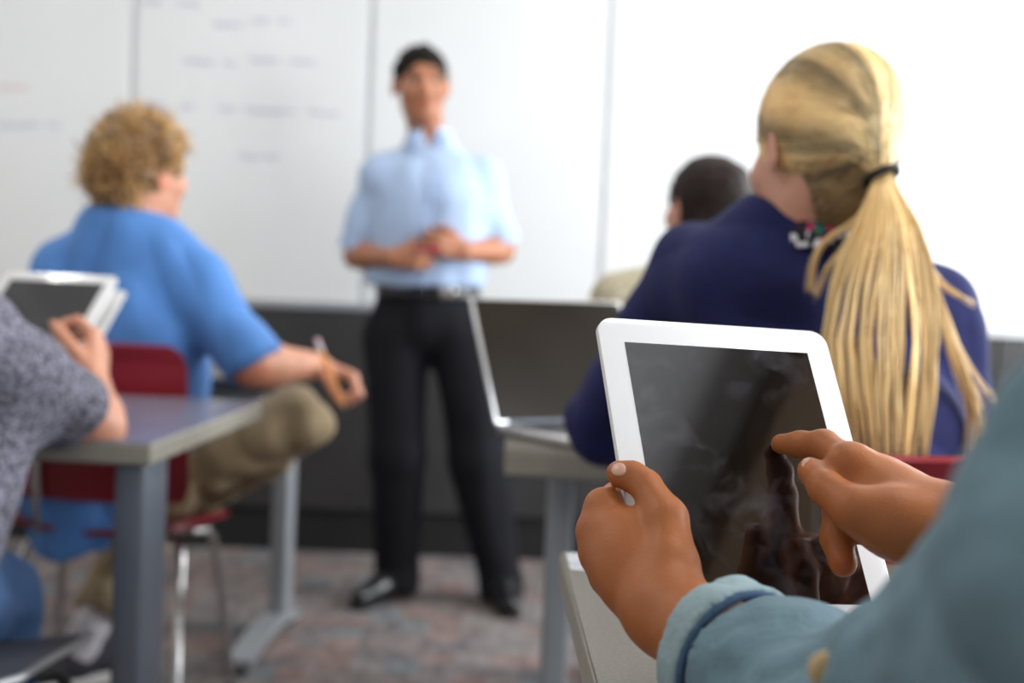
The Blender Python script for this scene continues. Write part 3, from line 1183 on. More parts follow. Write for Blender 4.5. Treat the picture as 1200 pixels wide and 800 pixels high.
# ================================================================== the person holding the tablet
def foreground_person():
    root = person((0.45, 0.45, 0), 'person in a washed denim shirt at right edge, holding and touching the white tablet')
    W_L, W_R = PT(779, 713, 0.022), PT(1112, 624, 0.10)
    E_L = P(1085, 930, 0.68)
    S_L = P(1430, 700, 0.42)
    side = nrm(V(0.82, 0.57, 0))
    S_R = S_L + side * 0.33
    E_R = V(0.60, 0.66, 0.82)
    nb = (S_L + S_R) / 2 + V(0.01, -0.01, 0.06)
    chest = nb + V(0.03, -0.03, -0.17)
    waist = nb + V(0.06, -0.06, -0.36)
    pel = V(0.47, 0.42, 0.52)
    hc = nb + V(-0.03, 0.03, 0.16)
    HR = headR(28, -22)
    v = Vol(0.0022)
    # left hand: metacarpals, fingers round the back, thumb over the bezel
    mcp = [(PT(707, 594, -0.006), 0.0126), (PT(698, 622, -0.012), 0.0128), (PT(701, 650, -0.018), 0.0122), (PT(713, 678, -0.022), 0.0112)]
    for i, (m, r) in enumerate(mcp):
        v.cone(W_L + (m - mcp[1][0]) * 0.42, m, 0.0165, r, 0.010)
    v.ell(PT(752, 662, 0.004), (0.030, 0.018, 0.030), np.stack([TU, TN, TV], 1), 0.016)
    fing = [[(722, 582, -0.026), (756, 580, -0.034), (782, 582, -0.026)],
            [(716, 606, -0.038), (755, 606, -0.040), (784, 608, -0.028)],
            [(722, 636, -0.042), (760, 636, -0.042), (788, 638, -0.028)],
            [(730, 664, -0.040), (762, 666, -0.038), (785, 668, -0.027)]]
    for (m, r), ch in zip(mcp, fing):
        v.chain([m] + [PT(*c) for c in ch], [r * 0.92, 0.0098, 0.0088, 0.0078], 0.005)
    tmb = [PT(786, 664, 0.030), PT(780, 608, 0.030), PT(757, 569, 0.021), PT(741, 558, 0.015), PT(725, 554, 0.011)]
    v.cone(W_L + TN * 0.004, tmb[0], 0.0225, 0.0180, 0.012)
    v.chain(tmb, [0.0178, 0.0142, 0.0100, 0.0096, 0.0084], 0.005)
    # fleshy web between thumb and index
    v.cone(PT(714, 622, 0.000), PT(778, 624, 0.022), 0.0118, 0.0118, 0.006)
    v.ell(PT(754, 640, 0.010), (0.022, 0.013, 0.022), np.stack([TU, TN, TV], 1), 0.012)
    # right hand
    mcpR = [(PT(1000, 547, 0.074), 0.0138), (PT(1036, 561, 0.072), 0.0135), (PT(1062, 574, 0.066), 0.0125), (PT(1082, 592, 0.060), 0.0115)]
    for i, (m, r) in enumerate(mcpR):
        v.cone(W_R + (m - mcpR[1][0]) * 0.4, m, 0.0185, r, 0.018)
    v.chain([mcpR[0][0], PT(965, 521, 0.046), PT(938, 521, 0.024), PT(915, 520, 0.0085)], [0.0128, 0.0098, 0.0088, 0.0072], 0.006)
    v.ell(PT(990, 544, 0.080), (0.011, 0.009, 0.011), None, 0.016)
    v.chain([mcpR[1][0], PT(984, 592, 0.046), PT(980, 630, 0.034), PT(988, 660, 0.036)], [0.0125, 0.0108, 0.0102, 0.0092], 0.005)
    v.chain([mcpR[2][0], PT(1012, 592, 0.040), PT(1010, 618, 0.040), PT(1018, 628, 0.052)], [0.0115, 0.0092, 0.0086, 0.0078], 0.005)
    v.chain([mcpR[3][0], PT(1040, 606, 0.044), PT(1038, 625, 0.050), PT(1046, 630, 0.060)], [0.0105, 0.0085, 0.0078, 0.0072], 0.005)
    v.chain([PT(1062, 616, 0.100), PT(1002, 597, 0.096), PT(968, 572, 0.078), PT(950, 551, 0.060)], [0.0200, 0.0142, 0.0112, 0.0090], 0.004)
    v.cone(W_R, PT(1050, 612, 0.098), 0.021, 0.0200, 0.02)
    v.ell(PT(1036, 590, 0.076), (0.026, 0.018, 0.019), None, 0.012)
    # forearms
    arm_ops(v, E_L, E_L + (W_L - E_L) * 0.02, W_L, (0.04, 0.040, 0.039, 0.0255), 0.012)
    v.cone(W_R, W_R + nrm(E_R - W_R) * 0.10, 0.0235, 0.031, 0.02)
    fine = v
    body = Vol(0.0052)
    paint = []
    nl = [(PT(726, 552.5, 0.018), (0.0065,) * 3), (PT(948, 546, 0.068), (0.0072,) * 3)]
    for c, r in nl:
        paint.append((c, r, (1.22, 1.22, 1.25)))
    for c, r in ((PT(1010, 583, 0.085), 0.004), ):
        paint.append((c, (r,) * 3, (0.75, 0.65, 0.6)))
    paint.append((PT(988, 668, 0.05), (0.014,) * 3, (1.12, 0.86, 0.80)))
    # rest of the body joins at the forearms, all in one mesh
    arm_ops(fine, S_L, E_L, E_L + (W_L - E_L) * 0.3, (0.047, 0.042, 0.041, 0.040), 0.02)
    fine.cone(W_R + nrm(E_R - W_R) * 0.10, E_R, 0.031, 0.040, 0.02)
    fine.cone(E_R, S_R, 0.041, 0.047, 0.02)
    return root, fine, paint, dict(W_L=W_L, W_R=W_R, E_L=E_L, E_R=E_R, S_L=S_L, S_R=S_R, nb=nb, chest=chest, waist=waist, pel=pel, hc=hc, HR=HR)


root, fv, fpaint, J = foreground_person()
torso_ops(fv, J['pel'], J['waist'], J['chest'], J['nb'], J['S_L'], J['S_R'], w=(0.14, 0.12, 0.145), d=(0.10, 0.09, 0.10))
head_ops(fv, J['hc'], J['HR'], 1.0, J['nb'])
FDIR = nrm(V(-0.57, 0.82, 0))
KN = [J['pel'] + FDIR * 0.40 + V(-0.10, -0.05, 0.0), J['pel'] + FDIR * 0.40 + V(0.12, 0.06, 0.0)]
HPS = [J['pel'] + V(-0.08, -0.05, -0.02), J['pel'] + V(0.08, 0.05, -0.02)]
ANK = [k + V(0.0, 0.02, -0.42) for k in KN]
for a, b, c in zip(HPS, KN, ANK):
    leg_ops(fv, a, b, c, (0.08, 0.053, 0.05, 0.036))
    fv.cone(c, c + FDIR * 0.16 + V(0, 0, -0.05), 0.034, 0.028, 0.02)


def big_vol_obj(vol, coarse_extra, *a, **k):
    return vol_obj(vol, *a, **k)


# two resolutions would break the continuous body, so the whole figure is meshed at one fine step over tight blocks
vol_obj(fv, 'body', SK_fg, root, it=1, paint=fpaint + head_paint(J['hc'], J['HR']))
M_nail = mat('fingernail', s2l(214, 168, 146), 0.25, noise=0.05)


def nail(c, up, along, r, parent):
    up = nrm(up)
    along = nrm(along - up * np.dot(along, up))
    s = np.cross(up, along)
    v = Vol(0.0006)
    v.ell(c, r, np.stack([s, along, up], 1), 0.001)
    vol_obj(v, 'fingernail', M_nail, parent, it=1)


nail(PT(725.5, 550.0, 0.0200), -FW * 0.8 + UP * 0.7 - RT * 0.5, PT(724, 555, 0.010) - PT(756, 574, 0.020), (0.0050, 0.0062, 0.0022), root)
nail(PT(948.5, 545.5, 0.068), -FW * 0.75 + UP * 0.75 - RT * 0.1, PT(950, 551, 0.06) - PT(968, 572, 0.078), (0.0050, 0.0064, 0.0022), root)

# shirt
sv = Vol(0.0042)
u_ = nrm(J['W_L'] - J['E_L'])
cuff_c = J['W_L'] - u_ * 0.069
sv.cone(J['E_L'], cuff_c - u_ * 0.012, 0.078, 0.0425, 0.02, flat=1)
sv.cone(J['S_L'], J['E_L'], 0.078, 0.076, 0.03)
sv.cone(J['E_R'], J['W_R'] + nrm(J['E_R'] - J['W_R']) * 0.05, 0.054, 0.040, 0.02, flat=1)
sv.cone(J['S_R'], J['E_R'], 0.066, 0.056, 0.03)
torso_ops(sv, J['pel'], J['waist'], J['chest'], J['nb'], J['S_L'], J['S_R'], w=(0.155, 0.14, 0.16), d=(0.12, 0.11, 0.12), infl=0.014)
sv.cut(J['nb'] + V(0, 0, 0.035), V(0, 0, 1), rad=0.10)
sv.cone(cuff_c - u_ * 0.04, cuff_c + u_ * 0.02, 0.036, 0.039, 0.003, sub=True, flat=3)
fd = folds(0.0055, 38, 5)
fine_f = folds(0.0018, 120, 9)
vol_obj(sv, 'shirt', M_shirt, root, disp=lambda p: fd(p) + fine_f(p), it=2)
# rolled cuff: hollow ring, then a dark blue ring painted as groove shadow
def ring_part(name, c0, ax, r0, r1, length, thick, m, parent, disp=None, h=0.0022):
    v = Vol(h)
    v.cone(c0, c0 + ax * length, r0, r1, 0.004, flat=3)
    v.cone(c0 - ax * 0.01, c0 + ax * (length + 0.01), r0 - thick, r1 - thick, 0.004, sub=True, flat=3)
    return vol_obj(v, name, m, parent, disp=disp, it=3)


shirt_cuff = ring_part('cuff', cuff_c - u_ * 0.008, u_, 0.0462, 0.0450, 0.021, 0.006, M_cuff, root, disp=folds(0.0016, 90, 3))
ring_part('cuff_groove_shade', cuff_c - u_ * 0.0115, u_, 0.0446, 0.0444, 0.005, 0.006, M_shirtd, root)
# collar and button
v = Vol(0.004)
v.cone(J['nb'] + V(0, 0, 0.0), J['nb'] + V(-0.005, 0.005, 0.055), 0.078, 0.070, 0.006, flat=3)
v.cone(J['nb'] + V(0, 0, -0.02), J['nb'] + V(-0.005, 0.005, 0.075), 0.070, 0.062, 0.004, sub=True, flat=3)
vol_obj(v, 'collar', M_shirt, root)
bray = ray(968, 784)
bt = next(CAM + bray * t for t in np.arange(0.45, 1.2, 0.001) if sv.value((CAM + bray * t)[None])[0] < 0.0005)
v = Vol(0.001)
v.ell(bt, (0.008, 0.005, 0.008), None)
vol_obj(v, 'button', M_tan, root)
# jeans and hair (outside the frame)
jv = Vol(0.007)
jv.ecap(J['pel'] + V(0, 0, -0.04), J['pel'] + V(0, 0, 0.06), 0.165, 0.125, 0.15, 0.12, nrm(V(0.82, 0.57, 0)))
for a, b, c in zip(HPS, KN, ANK):
    leg_ops(jv, a, b, c, (0.093, 0.068, 0.066, 0.055))
vol_obj(jv, 'jeans', M_jean, root, disp=folds(0.004, 40, 8))
hv = Vol(0.004)
T = lambda x, y, z: J['hc'] + J['HR'] @ V(x, y, z)
hv.ell(T(0, -0.016, 0.022), (0.084, 0.102, 0.092), J['HR'])
hv.ell(T(0, 0.085, -0.06), (0.075, 0.06, 0.095), J['HR'], 0.015, True)
hv.cut(T(0, 0, -0.055), -J['HR'][:, 2], rad=0.3)
t_ = vol_obj(hv, 'hair', H_dark, root, disp=folds(0.002, 120, 2), paint=[(T(0, 0, 0), (9, 9, 9), (1, 1, 1))])
for c in ANK:
    sh = Vol(0.004)
    b = V(c[0], c[1], 0.0)
    sh.cone(b + V(0, 0, 0.045), b + FDIR * 0.17 + V(0, 0, 0.035), 0.042, 0.034, 0.02)
    sh.cone(b + V(0, 0, 0.05), c + V(0, 0, 0.02), 0.042, 0.044, 0.02)
    sh.cut(b + V(0, 0, 0.002), V(0, 0, -1), rad=0.3)
    vol_obj(sh, 'shoe', M_leather, root)


# ================================================================== teacher, standing
def teacher():
    Y = 4.5
    root = person((P(515, 600, Y)[0], Y, 0), 'standing man in light blue shirt with rolled sleeves and dark trousers facing the class')
    p = lambda x, y, dy=0.0: P(x, y, Y + dy)
    hc = p(494, 97, -0.02)
    HR = headR(191, -4, 3)
    s = 1.06
    nb = p(503, 172, 0.03)
    sl, sr = p(446, 209, 0.02), p(563, 213, 0.02)
    chest, waist, pel = p(506, 238, 0.0), p(500, 318, 0.0), p(500, 372, 0.02)
    el, er = p(418, 299, 0.04), p(588, 293, 0.04)
    wl, wrr = p(461, 302, -0.17), p(545, 294, -0.17)
    hl, hr = p(463, 400), p(541, 400)
    kl, kr = p(466, 535, -0.03), p(560, 540, -0.02)
    al, ar = p(466, 672, 0.0), p(588, 684, -0.02)
    v = Vol(0.0052)
    head_ops(v, hc, HR, s, nb)
    torso_ops(v, pel, waist, chest, nb, sl, sr, w=(0.14, 0.12, 0.15), d=(0.10, 0.09, 0.10))
    arm_ops(v, sl, el, wl)
    arm_ops(v, sr, er, wrr)
    for a, b, c in ((hl, kl, al), (hr, kr, ar)):
        leg_ops(v, a, b, c, (0.08, 0.052, 0.05, 0.036))
        v.cone(c, c + V(0, -0.03, -0.05), 0.034, 0.028, 0.02)
    hand_ops(v, wl, V(0.85, -0.35, 0.05), V(0.35, 0.85, -0.1), V(0.1, 0.1, 1), (0.9, 1.0, 1.0, 1.0), 0.98, 0.8)
    hand_ops(v, wrr, V(-0.80, -0.35, 0.18), V(-0.35, 0.85, -0.1), V(0.1, 0.1, 1), (0.8, 0.9, 1.0, 1.0), 0.98, 0.8)
    vol_obj(v, 'body', SK_teach, root, paint=head_paint(hc, HR, s))
    eyes(root, hc, HR, s)
    hv = Vol(0.0035)
    T = lambda x, y, z: hc + HR @ (V(x, y, z) * s)
    hv.ell(T(0, -0.016, 0.024), V(0.081, 0.100, 0.088) * s, HR)
    hv.ell(T(0, 0.115, -0.018), V(0.066, 0.060, 0.086) * s, HR, 0.012, True)
    hv.ell(T(0, 0.03, -0.085), V(0.10, 0.10, 0.085) * s, HR, 0.012, True)
    for sx in (-1, 1):
        hv.ell(T(sx * 0.085, 0.012, -0.015), V(0.02, 0.03, 0.034) * s, HR, 0.006, True)
    vol_obj(hv, 'hair', H_black, root, disp=folds(0.003, 130, 2), paint=[(hc, (9, 9, 9), (1, 1, 1))])
    # shirt
    sv = Vol(0.0055)
    torso_ops(sv, pel + V(0, 0, 0.10), waist, chest, nb, sl, sr, w=(0.155, 0.165, 0.185), d=(0.115, 0.12, 0.128), infl=0.012)
    for a, b, w_ in ((sl, el, wl), (sr, er, wrr)):
        u = nrm(b - a)
        sv.cone(a, b - u * 0.030, 0.062, 0.063, 0.03, flat=1)
    sv.cut(pel + V(0, 0, 0.100), V(0, 0, -1), rad=0.4)
    sv.cut(nb + V(0, 0, 0.03), V(0, 0, 1), rad=0.10)
    vol_obj(sv, 'shirt', M_lblue, root, disp=folds(0.009, 26, 4, (1, 1, 0.5)))
    for a, b in ((sl, el), (sr, er)):
        u = nrm(b - a)
        ring_part('cuff', b - u * 0.055, u, 0.067, 0.067, 0.040, 0.010, M_lblue, root, h=0.004)
    cv = Vol(0.004)
    n0 = nb + V(0, -0.005, 0.004)
    cv.cone(n0, n0 + V(0, 0.008, 0.045), 0.082, 0.072, 0.006, flat=3)
    cv.cone(n0 + V(0, 0, -0.02), n0 + V(0, 0.008, 0.065), 0.073, 0.063, 0.004, sub=True, flat=3)
    cv.ell(n0 + V(0.005, -0.085, 0.02), (0.022, 0.05, 0.07), None, 0.004, True)
    vol_obj(cv, 'collar', M_lblue, root)
    for sx in (-1, 1):
        cv = Vol(0.003)
        cv.ell(n0 + V(sx * 0.036, -0.068, 0.004), (0.030, 0.008, 0.034), np.array(Matrix.Rotation(sx * 0.5, 3, 'Y')))
        vol_obj(cv, 'collar_point', M_lblue, root)
    mb = MB()
    mb.tube([chest + V(0.004, -0.142, 0.10), chest + V(0.003, -0.146, 0.0), waist + V(0.003, -0.142, 0.0), waist + V(0, -0.138, -0.05)], 0.004, 6)
    o = mb.build('button_placket', M_lblue, root, True)
    o.data.transform(Matrix.Translation(-Vector(root.location)))
    # trousers, belt, shoes
    tv = Vol(0.0055)
    tv.ecap(pel + V(0, 0, 0.085), pel + V(0, 0, -0.02), 0.148, 0.112, 0.172, 0.125, V(1, 0, 0), 0.03, flat=2)
    for a, b, c in ((hl, kl, al), (hr, kr, ar)):
        tv.cone(a, b, 0.103, 0.086, 0.03)
        tv.cone(b, c + V(0, 0, 0.0), 0.086, 0.070, 0.03)
        tv.cone(c, V(c[0], c[1] - 0.015, 0.045), 0.068, 0.072, 0.02)
        tv.cut(V(c[0], c[1], 0.022), V(0, 0, -1), rad=0.13)
    vol_obj(tv, 'trousers', M_trous, root, disp=folds(0.008, 22, 6, (1, 1, 0.35)))
    bz = pel + V(0, 0, 0.066)
    bv = Vol(0.0035)
    bv.ecap(bz, bz + V(0, 0, 0.036), 0.168, 0.131, 0.167, 0.130, V(1, 0, 0), 0.002, flat=3)
    belt = vol_obj(bv, 'belt', M_leather, root)
    bk = p(527, 346, 0)
    bk = V(bk[0], pel[1] - 0.131, bz[2] + 0.018)
    o = MB().box(bk - V(0.024, 0.006, 0.019), bk + V(0.024, 0.004, 0.019), bev=0.004).build('buckle', M_chrome, belt, True)
    o.data.transform(Matrix.Translation(-Vector(root.location)))
    for c, dx in ((al, -0.10), (ar, 0.03)):
        sh = Vol(0.0045)
        b = V(c[0], c[1], 0)
        t = b + V(dx, -0.185, 0.0)
        sh.cone(b + V(0, 0.04, 0.045), b + (t - b) * 0.45 + V(0, 0, 0.050), 0.040, 0.042, 0.02)
        sh.cone(b + (t - b) * 0.45 + V(0, 0, 0.046), t + V(0, 0, 0.034), 0.044, 0.030, 0.02)
        sh.cut(b + V(0, 0, 0.004), V(0, 0, -1), rad=0.4)
        so = vol_obj(sh, 'shoe', M_leather, root)
        sl_ = Vol(0.004)
        sl_.cone(b + V(0, 0.04, 0.010), t + V(0, 0, 0.010), 0.040, 0.034, 0.01)
        sl_.cut(b + V(0, 0, 0.016), V(0, 0, 1), rad=0.4)
        sl_.cut(b, V(0, 0, -1), rad=0.4)
        vol_obj(sl_, 'sole', M_black, so)
    pen = empty('marker_pen', tuple(p(496, 293, -0.215)), 'short red marker pen held in the standing man\'s hands', 'pen')
    MB().tube([V(-0.03, 0, 0.0), V(0.02, 0, 0.003)], 0.0065, 12).build('barrel', mat('dark_red_pen', (0.30, 0.03, 0.08), 0.4), pen, True)
    MB().tube([V(0.02, 0, 0.003), V(0.045, 0, 0.005)], 0.0075, 12).build('cap', mat('red_cap', (0.55, 0.03, 0.08), 0.4), pen, True)


teacher()


# ================================================================== curly-haired student in blue
def shoe_ops(b, t, name, m, parent, sole=None, h=0.0045):
    v = Vol(h)
    v.cone(b + V(0, 0, 0.055), b + (t - b) * 0.45 + V(0, 0, 0.052), 0.044, 0.044, 0.02)
    v.cone(b + (t - b) * 0.45 + V(0, 0, 0.046), t + V(0, 0, 0.040), 0.046, 0.034, 0.02)
    v.cut(b + V(0, 0, 0.018), V(0, 0, -1), rad=0.4)
    so = vol_obj(v, name, m, parent)
    if sole is not None:
        v = Vol(h)
        v.cone(b + V(0, 0, 0.012), t + V(0, 0, 0.012), 0.050, 0.040, 0.01)
        v.cut(b + V(0, 0, 0.024), V(0, 0, 1), rad=0.4)
        v.cut(b + V(0, 0, 0.001), V(0, 0, -1), rad=0.4)
        vol_obj(v, 'sole', sole, so)


def boy():
    root = person((-0.95, 3.2, 0), 'student with sandy curly hair in a blue shirt, seated with a pencil in hand')
    hc = P(166, 200, 3.15)
    HR = headR(-38, 2)
    nb = P(150, 262, 3.14)
    sl, sr = P(86, 328, 3.18), P(228, 336, 3.15)
    chest = (sl + sr) / 2 + V(0, 0.02, -0.11)
    waist = P(150, 450, 3.24)
    pel = P(140, 545, 3.26)
    er, wr_ = P(298, 428, 3.10), P(372, 428, 3.27)
    el, wl = P(62, 430, 3.28), P(100, 470, 3.50)
    hr, hl = P(178, 555, 3.26), P(110, 555, 3.26)
    kr, ar = P(346, 494, 3.36), P(235, 575, 3.66)
    kl, al = P(190, 575, 3.66), P(106, 733, 3.46)
    v = Vol(0.005)
    head_ops(v, hc, HR, 1.0, nb)
    torso_ops(v, pel, waist, chest, nb, sl, sr, w=(0.14, 0.12, 0.14), d=(0.10, 0.09, 0.10))
    arm_ops(v, sl, el, wl, (0.045, 0.040, 0.042, 0.028))
    arm_ops(v, sr, er, wr_, (0.048, 0.046, 0.048, 0.030))
    leg_ops(v, hr, kr, ar, (0.08, 0.056, 0.052, 0.036))
    leg_ops(v, hl, kl, al, (0.08, 0.056, 0.052, 0.036))
    v.cone(al, al + V(-0.02, -0.02, -0.08), 0.035, 0.032, 0.02)
    v.cone(ar, ar + V(-0.12, 0.02, 0.02), 0.035, 0.032, 0.02)
    hand_ops(v, wr_, V(0.85, -0.1, -0.22), V(-0.25, 0.25, -0.9), V(-0.1, -0.9, 0.2), (1.15, 1.15, 1.15, 1.15), 1.0, 0.9)
    hand_ops(v, wl, V(0.5, 0.6, -0.2), V(0, 0, -1), V(0.7, -0.4, 0), (0.4, 0.4, 0.5, 0.5), 1.0, 0.3)
    vol_obj(v, 'body', SK_boy, root, paint=head_paint(hc, HR, 1.0, brow=(0.6, 0.45, 0.35)) + [(P(196, 216, 3.10), (0.022,) * 3, (1.05, 0.68, 0.62)), (er + V(0, -.03, -.02), (0.05,) * 3, (1.0, 0.82, 0.78))])
    eyes(root, hc, HR)
    T = lambda x, y, z: hc + HR @ V(x, y, z)
    hv = Vol(0.004)
    hv.ell(T(0, -0.016, 0.030), (0.094, 0.110, 0.098), HR)
    hv.ell(T(0, -0.060, -0.030), (0.072, 0.060, 0.070), HR, 0.02)
    hv.ell(T(0, 0.115, -0.020), (0.085, 0.062, 0.085), HR, 0.015, True)
    for sx in (-1, 1):
        hv.ell(T(sx * 0.090, 0.022, -0.035), (0.036, 0.042, 0.045), HR, 0.008, True)
    hv.cut(T(0, 0, -0.098), -HR[:, 2], rad=0.4)
    f1, f2 = wavefield(95, 3), wavefield(190, 4)
    base_p = []
    vo = vol_obj(hv, 'hair', H_blond2, root, disp=lambda p: 0.006 * f1(p) + 0.003 * f2(p), paint=[(hc, (9, 9, 9), (0.46, 0.42, 0.36))])
    # loose curls
    N = 1500
    u = RNG.randn(N, 3)
    u /= np.linalg.norm(u, axis=1, keepdims=True)
    keep = (u[:, 2] > -0.75) & ~((u[:, 1] > 0.45) & (u[:, 2] < 0.35)) & ~((np.abs(u[:, 0]) > 0.6) & (u[:, 2] < -0.10) & (u[:, 1] > -0.35))
    u = u[keep]
    N = len(u)
    c0 = V(0, -0.018, 0.016)
    st = c0 + u * V(0.090, 0.108, 0.104)
    flow = np.cross(u, RNG.randn(N, 3)) * 0.7 + V(0, 0.2, -0.5) + u * 0.5
    flow[u[:, 2] > 0.2] += V(0.0, 0.5, 0.6)
    flow /= np.linalg.norm(flow, axis=1, keepdims=True)
    M = 10
    tt = np.linspace(0, 1, M)[None, :, None]
    ln = RNG.uniform(0.022, 0.048, (N, 1, 1))
    side = np.cross(flow, u)
    side /= np.linalg.norm(side, axis=1, keepdims=True) + 1e-9
    ph = RNG.uniform(0, 6.28, (N, 1, 1))
    amp = RNG.uniform(0.004, 0.009, (N, 1, 1))
    path = st[:, None] + flow[:, None] * ln * tt + side[:, None] * amp * np.sin(6.5 * tt + ph) + u[:, None] * amp * 0.9 * np.cos(6.5 * tt + ph)
    path = hc + path @ HR.T
    rad = RNG.uniform(0.0016, 0.0034, (N, 1)) * np.linspace(1, 0.45, M)[None]
    br = RNG.uniform(0.5, 1.7, (N, 1))
    t = np.repeat(br, 3, 1) * V(1, 0.98, 0.94)
    strand_obj('curls', [strands(path, rad, t, 4)], H_blond2, vo)
    # shirt with a loose tail
    sv = Vol(0.0055)
    torso_ops(sv, pel + V(0, 0, 0.02), waist, chest, nb, sl, sr, w=(0.165, 0.155, 0.165), d=(0.125, 0.12, 0.125), infl=0.012, neckr=0.050)
    for a_ in (sl, sr):
        sv.cone(a_ * 0.60 + nb * 0.40 + V(0, 0, 0.010), nb + V(0, 0, -0.020), 0.060, 0.062, 0.06)
        sv.cone(a_, a_ * 0.60 + nb * 0.40 + V(0, 0, 0.010), 0.060, 0.062, 0.05)
    for a, b in ((sl, el), (sr, er)):
        u_ = nrm(b - a)
        sv.cone(a, b - u_ * 0.0, 0.070, 0.068, 0.035, flat=1)
    # camera-side fullness of the sleeve and back
    sv.cut(nb + V(0.01, 0.02, 0.018), V(0.1, 0.2, 1), rad=0.10)
    # tail hanging behind the seat
    a, b = P(45, 590, 3.03), P(128, 588, 3.03)
    sv.ecap(P(82, 560, 3.12), P(84, 645, 3.06), 0.115, 0.028, 0.080, 0.018, b - a, 0.03)
    vol_obj(sv, 'shirt', M_blue, root, disp=folds(0.011, 26, 14, (1, 1, 0.7)))
    cv = Vol(0.0035)
    ax = nrm(hc - nb + V(0, -0.02, 0.02))
    cv.cone(nb + ax * 0.000, nb + ax * 0.040, 0.076, 0.066, 0.006, flat=3)
    cv.cone(nb - ax * 0.01, nb + ax * 0.06, 0.068, 0.056, 0.004, sub=True, flat=3)
    vol_obj(cv, 'collar', M_blue, root)
    tv = Vol(0.0055)
    tv.ecap(pel + V(0, 0, -0.05), pel + V(0, 0, 0.05), 0.17, 0.13, 0.15, 0.12, V(1, 0, 0), 0.03)
    leg_ops(tv, hr, kr, ar, (0.100, 0.076, 0.080, 0.068), 0.03)
    leg_ops(tv, hl, kl, al, (0.095, 0.078, 0.075, 0.062), 0.03)
    tv.cut(al + nrm(kl - al) * 0.03, al - kl, rad=0.12)
    vol_obj(tv, 'trousers', M_khaki, root, disp=folds(0.012, 30, 21))
    sk = Vol(0.004)
    sk.cone(al + nrm(kl - al) * 0.10, al, 0.050, 0.043, 0.01)
    sk.cone(al, al + V(-0.03, -0.03, -0.085), 0.043, 0.046, 0.01)
    vol_obj(sk, 'sock', mat('white_sock', (0.62, 0.60, 0.64), 0.9, noise=0.1, nscale=40), root)
    b = V(al[0] - 0.0, al[1] - 0.0, 0)
    shoe_ops(V(al[0] + 0.03, al[1] + 0.04, 0), V(al[0] - 0.11, al[1] - 0.12, 0), 'shoe', mat('dark_canvas', s2l(52, 50, 60), 0.8, noise=0.2), root, M_whitep)
    # crossed foot
    sh = Vol(0.005)
    sh.cone(ar + V(0.02, 0, 0), ar + V(-0.17, 0.02, 0.03), 0.044, 0.034, 0.02)
    vol_obj(sh, 'shoe', MATS['dark_canvas'], root)
    # pencil
    p0, p1 = P(371, 397, 3.19), P(404, 480, 3.16)
    u_ = nrm(p1 - p0)
    L = np.linalg.norm(p1 - p0)
    pc = empty('pencil', tuple(p0), 'orange pencil with a pale eraser end in the curly-haired student\'s hand', 'pencil')
    MB().tube([u_ * 0.03, u_ * (L - 0.018)], 0.0048, 6).build('pencil_body', mat('orange_paint', s2l(232, 146, 44), 0.4, noise=0.05), pc)
    MB().tube([u_ * 0.014, u_ * 0.031], 0.0054, 12).build('ferrule', M_alum, pc, True)
    MB().tube([V(0, 0, 0), u_ * 0.015], 0.0052, 12).build('eraser', mat('pink_eraser', s2l(226, 196, 206), 0.8), pc, True)
    MB().tube([u_ * (L - 0.018), u_ * L], [0.0048, 0.0006], 8).build('pencil_tip', mat('bare_wood', s2l(214, 170, 120), 0.7), pc, True)


boy()


